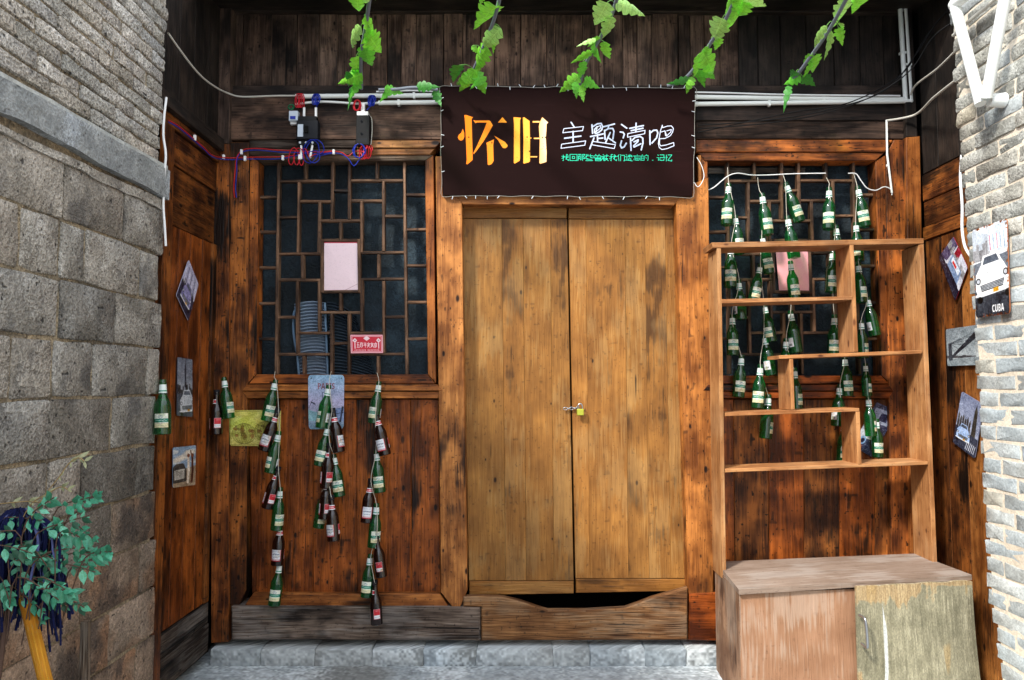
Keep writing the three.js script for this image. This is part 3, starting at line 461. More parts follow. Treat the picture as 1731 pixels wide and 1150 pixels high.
function oldCar(c, x, y, s, body = '#eeeeee') { // front three-quarter view of a rounded old saloon
  c.save(); c.translate(x, y); c.scale(s, s);
  poly(c, [[-30, -40], [-22, -62], [22, -66], [34, -44]], body); poly(c, [[-24, -42], [-18, -58], [18, -61], [27, -45]], '#5a626e');
  poly(c, [[-48, 10], [-46, -22], [-30, -42], [34, -46], [50, -24], [54, 6], [48, 22], [-40, 30]], body);
  line(c, [[-6, -40], [-12, -8]], 1.5, '#b8bcc2'); line(c, [[22, -42], [30, -12]], 1.5, '#b8bcc2');
  poly(c, [[-34, 2], [40, -6], [36, 10], [-30, 16]], '#30343a'); for (let i = 0; i < 4; i++) line(c, [[-30, 4 + i * 3], [37, -3 + i * 3.2]], 1.2, '#d0d4da');
  for (const [a, b] of [[-39, -8], [44, -18]]) { c.beginPath(); c.arc(a, b, 7.5, 0, 7); c.fillStyle = '#22262c'; c.fill(); c.beginPath(); c.arc(a, b, 5, 0, 7); c.fillStyle = '#c8ccd4'; c.fill(); }
  line(c, [[-48, 24], [-10, 24], [52, 14]], 6, '#dfe2e6'); line(c, [[-44, 30], [50, 20]], 2.5, '#33363c'); poly(c, [[6, 12], [22, 10], [22, 19], [6, 21]], '#d8a030');
  c.beginPath(); c.ellipse(-36, 34, 9, 8, 0, 0, 7); c.ellipse(48, 26, 8, 8, 0, 0, 7); c.fillStyle = '#17191c'; c.fill(); c.restore();
}
const rust = (c, w, h, seed) => { const q = rng(seed); for (let i = 0; i < 90; i++) { const e = Math.floor(q() * 4), t = q(), d = q() * q() * w * 0.05; const x = e === 0 ? d : e === 1 ? w - d : t * w, y = e === 2 ? d : e === 3 ? h - d : t * h; c.fillStyle = `rgba(${110 + q() * 50 | 0},${60 + q() * 20 | 0},30,${0.25 + 0.5 * q()})`; c.beginPath(); c.ellipse(x, y, 2 + q() * 6, 2 + q() * 5, 0, 0, 7); c.fill(); } };
const POST = {
  carStreet(c, w, h) { c.fillStyle = '#b4b4cc'; c.fillRect(0, 0, w, h); houses(c, w, h * 0.6, h * 0.55, 3, 90, 200); for (let i = 0; i < 7; i++) line(c, [[w * (0.05 + i * 0.14), h * 0.1], [w * (0.12 + i * 0.14), h * 0.5]], 4, i % 2 ? '#37345a' : '#d8d6ec'); poly(c, [[0, h * 0.55], [w, h * 0.5], [w, h], [0, h]], '#35364a'); oldCar(c, w * 0.5, h * 0.72, w / 150, '#8f8cb8'); noisePx(c, w, h, 0.4, 4); },
  tower(c, w, h) { const g = c.createLinearGradient(0, 0, 0, h); g.addColorStop(0, '#6f7684'); g.addColorStop(0.6, '#9aa0aa'); g.addColorStop(1, '#4a5058'); c.fillStyle = g; c.fillRect(0, 0, w, h); c.fillStyle = '#3b424e'; poly(c, [[w * 0.46, h * 0.5], [w * 0.48, h * 0.14], [w * 0.53, h * 0.02], [w * 0.56, h * 0.14], [w * 0.6, h * 0.5]], '#3c434f'); houses(c, w, h, h * 0.66, 8, 40, 110); poly(c, [[0, h * 0.62], [w, h * 0.6], [w, h], [0, h]], '#555c66'); oldCar(c, w * 0.62, h * 0.82, w / 110, '#c4c8cf'); noisePx(c, w, h, 0.35, 5); },
  truck(c, w, h) { c.fillStyle = '#8fa4ba'; c.fillRect(0, 0, w, h); for (let i = 0; i < 12; i++) { c.fillStyle = 'rgba(236,224,206,0.5)'; c.beginPath(); c.ellipse(w * ((i * 0.37) % 1), h * (0.12 + 0.3 * ((i * 0.61) % 1)), 30, 9, 0, 0, 7); c.fill(); } poly(c, [[0, h * 0.62], [w, h * 0.5], [w, h], [0, h]], '#a08e78'); poly(c, [[0, h * 0.5], [w * 0.14, h * 0.42], [w * 0.45, h * 0.42], [w * 0.58, h * 0.6], [w * 0.58, h * 0.88], [0, h * 0.9]], '#4c4a46'); poly(c, [[w * 0.06, h * 0.58], [w * 0.5, h * 0.56], [w * 0.5, h * 0.8], [w * 0.06, h * 0.82]], '#d8d4ca'); for (let i = 0; i < 8; i++) line(c, [[w * (0.09 + 0.055 * i), h * 0.59], [w * (0.09 + 0.055 * i), h * 0.8]], 3, '#2c2a28'); for (const [x, s, col] of [[0.66, 1, '#e2d4c4'], [0.84, 0.9, '#5c3a2c']]) { line(c, [[w * x, h * 0.3], [w * (x + 0.02), h * 0.62], [w * (x - 0.02), h * 0.9]], 13 * s, col); line(c, [[w * x, h * 0.36], [w * (x - 0.08), h * 0.12]], 6, col); c.beginPath(); c.arc(w * x, h * 0.24, 8, 0, 7); c.fillStyle = '#8a5c44'; c.fill(); } noisePx(c, w, h, 0.3, 6); },
  map(c, w, h) { c.fillStyle = '#d2c878'; c.fillRect(0, 0, w, h); const q = rng(12); for (let i = 0; i < 26; i++) { c.fillStyle = `rgba(${190 + q() * 40 | 0},${200 + q() * 30 | 0},${90 + q() * 50 | 0},0.25)`; c.beginPath(); c.ellipse(q() * w, q() * h * 0.6, 30 + q() * 40, 20 + q() * 22, 0, 0, 7); c.fill(); } for (const [x, y, rx] of [[0.28, 0.66, 60], [0.72, 0.6, 60]]) { c.beginPath(); c.ellipse(w * x, h * y, rx, rx * 0.86, 0, 0, 7); c.fillStyle = 'rgba(150,150,70,0.4)'; c.fill(); c.lineWidth = 1.5; c.strokeStyle = 'rgba(80,70,30,0.7)'; c.stroke(); for (let k = 1; k < 4; k++) { c.beginPath(); c.ellipse(w * x, h * y, rx * k / 4, rx * 0.86, 0, 0, 7); c.stroke(); } for (let k = 0; k < 14; k++) { c.fillStyle = `rgba(${80 + q() * 60 | 0},${70 + q() * 30 | 0},40,0.55)`; c.beginPath(); c.ellipse(w * x + (q() - 0.5) * rx * 1.5, h * y + (q() - 0.5) * rx * 1.3, 4 + q() * 13, 3 + q() * 9, q() * 3, 0, 7); c.fill(); } } line(c, [[5, 5], [w - 5, 5], [w - 5, h - 5], [5, h - 5], [5, 5]], 3, 'rgba(120,104,40,0.8)'); noisePx(c, w, h, 0.25, 7); },
  paris(c, w, h) { const g = c.createLinearGradient(0, 0, 0, h); g.addColorStop(0, '#8fb2cc'); g.addColorStop(0.5, '#b3adca'); g.addColorStop(0.72, '#a9a8c0'); g.addColorStop(1, '#7f9cae'); c.fillStyle = g; c.fillRect(0, 0, w, h); c.fillStyle = '#8c5560'; c.font = 'bold ' + h * 0.15 + 'px sans-serif'; c.save(); c.translate(w * 0.5, h * 0.26); c.scale(0.78, 1); c.textAlign = 'center'; c.fillText('PARIS', 0, 0); c.restore(); line(c, [[w * 0.4, h * 0.32], [w * 0.56, h * 0.32], [w * 0.56, h * 0.55], [w * 0.4, h * 0.55], [w * 0.4, h * 0.32]], 3, '#3c4664'); line(c, [[w * 0.02, h * 0.6], [w * 0.12, h * 0.46]], 2, '#3a4258'); line(c, [[w * 0.08, h * 0.5], [w * 0.19, h * 0.54]], 6, '#2c3448'); poly(c, [[w * 0.62, h * 0.64], [w, h * 0.6], [w, h * 0.86], [w * 0.7, h * 0.8]], '#7f90b4'); line(c, [[w * 0.97, h * 0.6], [w * 0.9, h * 0.86]], 9, '#2b3348'); line(c, [[w * 0.8, h * 0.72], [w * 0.98, h * 0.7]], 4, '#36405a'); poly(c, [[0, h * 0.64], [w * 0.3, h * 0.7], [w * 0.34, h * 0.86], [0, h * 0.84]], 'rgba(120,180,180,0.6)'); for (let i = 0; i < 3; i++) line(c, [[w * 0.04, h * (0.9 + i * 0.025)], [w * (0.2 + 0.03 * i), h * (0.9 + i * 0.025)]], 2, 'rgba(50,70,90,0.6)'); for (const x of [0.09, 0.93]) { c.beginPath(); c.arc(w * x, h * 0.06, 3, 0, 7); c.fillStyle = '#2a2e38'; c.fill(); } noisePx(c, w, h, 0.22, 8); },
  busStreet(c, w, h) { c.fillStyle = '#c7cad6'; c.fillRect(0, 0, w, h); poly(c, [[0, 0], [w * 0.3, 0], [w * 0.24, h * 0.7], [0, h * 0.9]], '#5b5470'); poly(c, [[w * 0.34, 0], [w * 0.56, 0], [w * 0.56, h * 0.3], [w * 0.34, h * 0.36]], '#8c2236'); houses(c, w, h, h * 0.4, 31, 90, 190); poly(c, [[w * 0.3, h * 0.34], [w * 0.84, h * 0.3], [w * 0.86, h * 0.72], [w * 0.32, h * 0.78]], '#7f93b4'); poly(c, [[w * 0.36, h * 0.36], [w * 0.78, h * 0.34], [w * 0.78, h * 0.5], [w * 0.36, h * 0.52]], '#d9e2ee'); poly(c, [[w * 0.42, h * 0.42], [w * 0.62, h * 0.4], [w * 0.62, h * 0.48], [w * 0.42, h * 0.5]], '#c94040'); poly(c, [[0, h * 0.8], [w, h * 0.7], [w, h], [0, h]], '#2b2b3c'); line(c, [[w * 0.3, h * 0.76], [w * 0.88, h * 0.7]], 6, '#26242e'); noisePx(c, w, h, 0.35, 9); },
  bridge(c, w, h) { const g = c.createLinearGradient(0, 0, 0, h); g.addColorStop(0, '#7e888e'); g.addColorStop(1, '#aab2b6'); c.fillStyle = g; c.fillRect(0, 0, w, h); houses(c, w, h * 0.5, h * 0.8, 21, 60, 120); poly(c, [[0, h * 0.82], [w, h * 0.78], [w, h], [0, h]], '#8a9499'); poly(c, [[w * 0.05, h * 0.82], [w, h * 0.06], [w, h * 0.26], [w * 0.1, h * 0.84]], '#2a3038'); poly(c, [[w * 0.06, h * 0.4], [w * 0.17, h * 0.38], [w * 0.18, h * 0.86], [w * 0.07, h * 0.86]], '#3a424a'); for (let i = 0; i < 6; i++) line(c, [[w * 0.12, h * 0.4], [w * (0.25 + i * 0.13), h * (0.66 - i * 0.1)]], 1.5, '#3c444c'); noisePx(c, w, h, 0.3, 10); },
  cab(c, w, h) { const g = c.createLinearGradient(0, 0, 0, h); g.addColorStop(0, '#7e86a0'); g.addColorStop(1, '#b4bcd0'); c.fillStyle = g; c.fillRect(0, 0, w, h); poly(c, [[w * 0.68, h * 0.7], [w * 0.7, h * 0.2], [w * 0.76, h * 0.08], [w * 0.83, h * 0.2], [w * 0.88, h * 0.72]], '#46443f'); for (let i = 0; i < 6; i++) poly(c, [[w * (0.04 + i * 0.1), h * 0.66], [w * (0.04 + i * 0.1), h * (0.42 + 0.05 * (i % 2))], [w * (0.08 + i * 0.1), h * (0.36 + 0.05 * (i % 2))], [w * (0.12 + i * 0.1), h * 0.44], [w * (0.12 + i * 0.1), h * 0.66]], '#4c4a48'); poly(c, [[0, h * 0.64], [w, h * 0.66], [w, h], [0, h]], '#383e4e'); oldCar(c, w * 0.36, h * 0.76, w / 170, '#a9c2e8'); for (let i = 0; i < 6; i++) line(c, [[w * (0.55 + 0.07 * i), h * 0.95], [w * (0.6 + 0.07 * i), h * 0.8]], 3, '#c4c8d4'); noisePx(c, w, h, 0.3, 11); },
  cuba(c, w, h) { c.fillStyle = '#e9edf2'; c.fillRect(0, 0, w, h); poly(c, [[0, 0], [w * 0.45, h * 0.1], [w * 0.5, h * 0.34], [0, h * 0.36]], '#c4ccd6'); houses(c, w * 0.7, h * 0.8, h * 0.38, 41, 150, 226); poly(c, [[w * 0.46, h * 0.06], [w, 0], [w, h * 0.3], [w * 0.5, h * 0.32]], '#d9e3ee'); for (let i = 0; i < 5; i++) line(c, [[w * (0.5 + i * 0.1), h * 0.12], [w * (0.52 + i * 0.1), h * 0.28]], 4, i === 0 ? '#d9607c' : i === 2 ? '#e48a98' : '#94a6bc'); poly(c, [[0, h * 0.4], [w, h * 0.34], [w, h], [0, h]], '#6e747e'); poly(c, [[0, h * 0.72], [w, h * 0.66], [w, h], [0, h]], '#3c4048'); oldCar(c, w * 0.5, h * 0.64, w / 104, '#fbfcfd'); c.fillStyle = '#f2f2f2'; c.font = 'bold ' + h * 0.11 + 'px sans-serif'; c.save(); c.translate(w * 0.5, h * 0.96); c.scale(0.62, 1); c.fillText('CUBA', 0, 0); c.restore(); noisePx(c, w, h, 0.2, 12); rust(c, w, h, 13); },
  night(c, w, h) { c.fillStyle = '#3b4058'; c.fillRect(0, 0, w, h); poly(c, [[w * 0.1, h * 0.1], [w * 0.9, h * 0.06], [w * 0.9, h * 0.36], [w * 0.1, h * 0.4]], '#8f98ac'); poly(c, [[w * 0.44, h * 0.16], [w * 0.8, h * 0.14], [w * 0.8, h * 0.3], [w * 0.44, h * 0.32]], '#2c3250'); poly(c, [[0, h * 0.46], [w * 0.6, h * 0.42], [w * 0.62, h * 0.72], [0, h * 0.78]], '#c3c9d6'); c.beginPath(); c.arc(w * 0.28, h * 0.8, w * 0.11, 0, 7); c.lineWidth = 7; c.strokeStyle = '#86a4c8'; c.stroke(); poly(c, [[w * 0.5, h * 0.75], [w, h * 0.68], [w, h], [w * 0.5, h]], '#272c40'); poly(c, [[0, h * 0.86], [w * 0.4, h * 0.9], [w * 0.4, h], [0, h]], '#7a4450'); noisePx(c, w, h, 0.45, 14); },
};
const PL = (x, y) => PX(x, y, -1.503), PR = (x, y) => PX(x, y, 2.088), PB = (x, y) => PX(x, y, 1.932), PF = (z) => (x, y) => P(x, y, z);
const plates = 'printed picture plates on the walls';
printed('tin_plate', quad(PL, [[318, 439], [334.5, 481], [317.5, 543], [297, 499]]), 0.003, printMat(128, 160, photo(POST.carStreet, 162)), 'violet street picture with a car, hung as a diamond on left side wall', 'picture', { group: plates });
printed('tin_plate', quad(PL, [[299, 604], [324, 608], [324, 705], [298, 703]]), 0.003, printMat(96, 200, photo(POST.tower, 151)), 'tall narrow grey picture of a skyscraper and a car on the left side wall', 'picture', { group: plates });
printed('tin_plate', quad(PL, [[291, 757], [330, 753], [329, 820], [291, 825]]), 0.003, printMat(128, 160, photo(POST.truck, 151)), 'picture of an old truck with two figures, lowest on the left side wall', 'picture', { group: plates });
printed('tin_plate', quad(PF(0.052), [[388, 694], [475, 693], [474, 754], [389, 754]]), 0.003, printMat(256, 180, photo(POST.map, 130)), 'yellow old map plate on the panel below the left window', 'picture', { group: plates });
printed('tin_plate', quad(PF(0.066), [[521, 634], [582, 634], [581, 725], [522, 726]]), 0.004, printMat(180, 270, photo(POST.paris, 147)), 'pale blue and pink plate lettered PARIS below the left window', 'picture', { group: plates, rad: 0.08 });
printed('tin_plate', quad(PR, [[1613, 400], [1637, 452], [1616, 509], [1588, 435]]), 0.003, printMat(128, 170, photo(POST.busStreet, 161)), 'picture of a bus in a street, hung as a diamond on the right side wall', 'picture', { group: plates });
printed('tin_plate', quad(PR, [[1600, 557], [1656, 549], [1658, 617], [1603, 619]]), 0.003, printMat(200, 130, photo(POST.bridge, 140)), 'grey picture of a long bridge on the right side wall', 'picture', { group: plates });
printed('tin_plate', quad(PR, [[1627, 662], [1664, 684], [1649, 776], [1612, 748]]), 0.003, printMat(128, 220, photo(POST.cab, 120)), 'tilted grey-blue picture of a clock tower and a taxi on the right side wall', 'picture', { group: plates });
printed('tin_plate', quad(PB, [[1645, 390], [1704, 369], [1709, 530], [1652, 538]]), 0.004, printMat(200, 380, photo(POST.cuba, 127)), 'rusty-edged plate of a white old car lettered CUBA on the brick wall', 'picture', { group: plates, rad: 0.05 });
printed('tin_plate', quad(PF(0.02), [[1482, 680], [1517, 696], [1474, 773], [1440, 753]]), 0.003, printMat(128, 200, photo(POST.night, 145)), 'tilted dark blue picture behind the bottles at the lower right of the shelf', 'picture', { group: plates });
const paper = (seed, edge) => (c, w, h) => { c.fillStyle = edge ? '#e8a2a8' : '#f2d8de'; c.fillRect(0, 0, w, h); if (edge) { const q = rng(seed); for (let i = 0; i < 60; i++) { c.fillStyle = `rgba(196,40,50,${0.4 + 0.5 * q()})`; c.fillRect(w * (0.92 + 0.06 * q()), q() * h, 5, 8 * q()); } c.fillStyle = 'rgba(200,60,70,0.5)'; c.fillRect(0, 0, w, 3); } else { c.fillStyle = '#b83a4c'; c.fillRect(0, 0, w, 4); line(c, [[w * 0.6, h], [w, h * 0.86]], 2, 'rgba(190,150,160,0.8)'); } noisePx(c, w, h, 0.05, seed); };
printed('paper_sheet', quad(PF(0.0), [[547.5, 409], [604.5, 409], [605, 491], [547.5, 491]]), 0.001, printMat(128, 180, paper(3, false), 0.8), 'pale pink paper in the central frame of the left lattice window', 'paper', { rad: 0.01, bend: -0.006 });
printed('paper_sheet', quad(PF(0.0), [[1311, 412], [1370, 411], [1373, 491], [1318, 491]]), 0.001, printMat(128, 180, paper(5, true), 0.8), 'pink paper with red edge in the right lattice window, behind bottles', 'paper', { rad: 0.01, bend: -0.006 });
// characters as strokes on a ten by ten grid, digit pairs x y
function glyph(c, s, x, y, w, h, lw, col) { for (const st of s.split(' ')) { const pts = []; for (let i = 0; i + 1 < st.length; i += 2) pts.push([x + (+st[i]) / 9 * w, y + (+st[i + 1]) / 9 * h]); line(c, pts, lw, col); } }
const PLAQUE = ['1080 4028 1474 7478 0999', '2016 1649 4008 0343 5191 9173 7378 7868 5595', '1181 2335 7365 0595 5159', '4041 0292 0203 9293 4336 3689 0595 7309', '4041 0292 2383 5325 4347 4738 6448 5509 7599', '5051 1292 1209 3353 3559 5929 6383 7378 5888 5585'];
printed('door_plaque', quad(PF(0.012), [[592, 566], [647, 566], [648, 597], [593, 597.5]]), 0.002, printMat(440, 250, (c, w, h) => {
  c.fillStyle = '#c81f36'; c.fillRect(0, 0, w, h); c.lineWidth = 10; c.strokeStyle = '#eec4cc'; c.strokeRect(8, 8, w - 16, h - 16); c.lineWidth = 6; c.strokeRect(24, 24, w - 48, h - 48);
  const col = '#f2d4d8'; for (const x of [60, w - 60]) { poly(c, [[x, 44], [x + 32, 78], [x, 112], [x - 32, 78]], col); poly(c, [[x, 66], [x + 12, 78], [x, 90], [x - 12, 78]], '#a98a92'); line(c, [[x, 112], [x, 184]], 13, col); } poly(c, [[w / 2, 16], [w / 2 + 46, 50], [w / 2, 84], [w / 2 - 46, 50]], col);
  PLAQUE.forEach((s, i) => glyph(c, s, 84 + i * 47, 106, 38, 66, 7, col));
  const q = rng(5); for (let i = 0; i < 17; i++) if (i !== 8) for (let k = 0; k < 3; k++) line(c, [[50 + i * 20 + q() * 6, 200 + k * 8], [62 + i * 20, 200 + k * 8]], 4, col); 
}), 'small red plaque with white characters in the left lattice window', 'plaque', { rad: 0.03 });
// ------------------------------------------------------------------ the signboard
const SIGN = {
  big: [[[233, 150], [262, 148], [372, 183], [350, 212], [356, 700], [356, 885], [268, 960], [252, 950], [262, 880], [250, 400], [240, 200]], [[205, 378], [226, 440], [226, 510], [205, 555], [175, 570], [140, 555], [122, 515], [140, 475], [180, 440]],
    [[378, 232], [412, 240], [640, 236], [660, 250], [696, 315], [640, 420], [540, 580], [420, 740], [378, 788], [370, 775], [440, 640], [520, 470], [575, 340], [600, 270], [440, 268], [412, 280]], [[588, 605], [712, 548], [700, 640], [702, 900], [670, 950], [628, 968], [605, 960], [602, 800], [596, 640]],
    [[722, 490], [800, 535], [890, 585], [935, 640], [930, 668], [895, 690], [860, 685], [835, 650], [790, 570]], [[855, 180], [926, 262], [918, 268], [784, 268]],
    [[1038, 178], [1160, 188], [1145, 225], [1140, 500], [1138, 860], [1130, 895], [1050, 942], [1035, 930], [1040, 700], [1046, 300]], [[1190, 185], [1212, 178], [1300, 240], [1306, 560], [1302, 900], [1280, 920], [1200, 942], [1192, 930], [1200, 500]],
    [[1508, 175], [1606, 262], [1578, 292], [1575, 400], [1565, 520], [1578, 760], [1574, 910], [1520, 930], [1470, 942], [1455, 930], [1465, 560], [1452, 330], [1465, 262]], [[1350, 240], [1465, 238], [1465, 264], [1350, 266]], [[1305, 512], [1330, 514], [1326, 530], [1305, 530]], [[1365, 516], [1465, 514], [1465, 536], [1368, 536]], [[1305, 818], [1425, 818], [1418, 838], [1305, 838]]],
  thick: ['330 150 400 255', '190 500 545 450', '375 350 375 590', '785 200 800 390', '815 235 900 180 985 170 1015 230 1000 310 930 370 870 390 840 370 845 300 900 240', '755 460 1035 400', '905 420 910 560', '915 500 1025 490', '830 490 740 725', '1035 245 1275 180', '1150 220 1140 270', '1060 320 1075 520', '1065 330 1150 280 1240 280 1265 340 1245 510', '1185 370 1085 590', '1140 480 1300 595',
    '1428 190 1543 270', '1403 355 1468 365 1493 410 1468 485', '1433 550 1408 650 1438 705 1493 680 1538 600', '1748 160 1743 350', '1608 275 1908 212', '1643 325 1898 270', '1628 490 1643 755', '1663 540 1728 470 1838 450 1898 490 1903 590 1868 745', '1708 570 1798 525 1793 560 1698 660 1708 685 1858 610', '2048 325 2058 625', '2063 370 2128 315 2198 310 2223 370 2198 480 2098 595'],
  thin: ['175 290 600 240 580 330 150 380 175 290', '125 630 650 555 630 650 110 720 125 630', '845 370 880 340 900 250 970 215 975 270 880 350', '815 565 1300 635 1275 720 790 640', '1568 390 1943 315 1938 390 1563 470 1568 390', '2318 200 2278 330 2238 600 2258 690 2318 735 2428 715 2583 650 2573 580 2408 635 2288 655 2263 610 2263 490', '2328 255 2428 220 2518 215 2563 270 2548 350 2498 430 2388 490 2263 500', '2293 350 2378 325 2393 430', '2378 325 2418 440', '2418 325 2518 295 2508 350 2413 440', '2318 200 2328 255'],
  small: ['0343 2129 2919 0634 4494 6067 6799 9897 8357 7082', '0090990900 3363663633', '0040 4048 4838 0344 0547 2009 6069 6090 9073 7396 9666', '1004 3005 3252 0636 6064 9262 6495 1787 0999', '2031 7061 0292 9295 9505 0502 5255 2696 9699 9929 2926 2797', '2031 0333 3308 2339 2635 4292 4249 7066 4686 8649 5699', '4020 0393 2029 2918 0634 6067 6799 9897 8256 7183', '2003 1229 4041 4249 5191 9199 9989', '1021 0323 2328 2899 0828 4181 3393 4143 8183 6054 4676 4648 7678', '5051 0292 2225 2595 1618 3638 3878 7877 5657 8698', '2011 0242 4248 4808 0802 0545 7052 6191 9198 9888 6475', '4858', '1021 0424 2428 2837 4090 9094 9444 4448 4898 9896', '2029 0305 3334 4090 9048 4899 9997'],
  at: [950, 964, 977.6, 991, 1005, 1018, 1032, 1045.5, 1059, 1072.6, 1086, 1100, 1113, 1126.6],
};
{
  const K = 4, ox = 744, oy = 147, drawSign = (c, w, h) => {
    c.fillStyle = '#1c0c0b'; c.fillRect(0, 0, w, h); const q = rng(77);
    for (let i = 0; i < 46; i++) { c.fillStyle = `rgba(${90 + q() * 60 | 0},${80 + q() * 40 | 0},${80 + q() * 40 | 0},0.10)`; c.fillRect(q() * w, q() * h, 10 + q() * 120, 1 + q() * 2); } for (let i = 0; i < 8; i++) { c.fillStyle = `rgba(70,34,34,0.05)`; c.beginPath(); c.ellipse(q() * w, q() * h, 60 + q() * 200, 20 + q() * 60, 0, 0, 7); c.fill(); }
    const B = (p) => [(760 + p[0] / 9.617 - ox) * K, (180 + p[1] / 9.617 - oy) * K], g = c.createLinearGradient(B([120, 0])[0], 0, B([1600, 0])[0], 0); g.addColorStop(0, '#f5801c'); g.addColorStop(0.3, '#f58a26'); g.addColorStop(0.55, '#f3a034'); g.addColorStop(0.8, '#f4c04e'); g.addColorStop(1, '#faf2c8');
    for (const s of SIGN.big) { poly(c, s.map(B), g); c.lineWidth = 2; c.strokeStyle = 'rgba(230,120,40,0.8)'; c.stroke(); } for (let i = 0; i < 70; i++) { const p = B([120 + q() * 1480, 500 + q() * q() * 460]); c.fillStyle = 'rgba(60,24,12,0.8)'; c.beginPath(); c.arc(p[0], p[1], q() < 0.15 ? 5 : 2, 0, 7); c.fill(); }
    const D = (s) => { const a = s.split(' ').map(Number), o = []; for (let i = 0; i < a.length; i += 2) o.push([(940 + a[i] / 12.78 - ox) * K, (195 + a[i + 1] / 12.78 - oy) * K]); return o; };
    for (const s of SIGN.thick) line(c, D(s), 9.5, '#cfd8ee'); for (const s of SIGN.thick) line(c, D(s), 2.5, '#a9b6d8'); for (const s of SIGN.thin) line(c, D(s), 5.5, '#d4dcf0');
    SIGN.small.forEach((s, i) => glyph(c, s, (SIGN.at[i] - ox) * K, (261.6 - oy) * K, 12 * K, 10.6 * K, 4, '#2fd6aa'));
  };
  const s = group('signboard'); tag(s, 'dark brown signboard with orange, white and green characters above the double door', 'signboard');
  const c4 = [P(744, 147, 0.1), P(1175, 150, 0.1), P(1171, 332, 0.085), P(748, 330, 0.085)];
  mesh('panel', printGeo(c4, 0.004, 0.012, 2.3), Object.assign(new THREE.MeshPhysicalMaterial({ map: canvasTex(1728, 740, drawSign), roughness: 0.65, specularIntensity: 0.1 })), s);
  const back = c4.map((p) => V(p.x, p.y, p.z)); mesh('backing_board', plate(back[3], back[2], back[1], back[0], 0.022), M.black, s);
  stand(s);
  // fairy lights tacked round the edge
  const f = group('string_lights'), pts = [], edge = [[744, 146], [1176, 149], [1172, 333], [747, 331]], bulbs = [];
  for (let e = 0; e < 4; e++) { const a = edge[e], b = edge[(e + 1) % 4], n = e % 2 ? 9 : 22; for (let i = 0; i < n; i++) { const t = i / n, x = lerp(a[0], b[0], t) + rr(-0.8, 0.8), y = lerp(a[1], b[1], t) + rr(-1.2, 1.2); pts.push(P(x, y, lerp(0.112, 0.097, clamp((y - 147) / 184)))); if (i && R() < 0.7) bulbs.push([x, y, e]); } }
  mesh('wire', tubeGeo(pts, 0.0013, 5, 3, true), flat(150, 146, 138, 0.7), f);
  const bm = flat(220, 226, 232, 0.2), bg = new THREE.CylinderGeometry(0.0016, 0.0024, 0.016, 6);
  for (const [x, y, e] of bulbs) { const b = mesh('bulb', bg, bm, f), p = P(x, y, 0.112); b.position.copy(p); const out = e === 0 ? (R() < 0.7 ? -1 : 1) : e === 2 ? 1 : 0; b.rotation.z = e % 2 ? (e === 1 ? 1.5 : -1.5) + rr(-0.4, 0.4) : (out < 0 ? 0 : Math.PI) + rr(-0.7, 0.7); b.position.add(V(0, 0.008, 0).applyAxisAngle(V(0, 0, 1), b.rotation.z)); }
  tag(f, 'thin string of small white fairy lights tacked round the signboard edge', 'string lights'); stand(f);
}
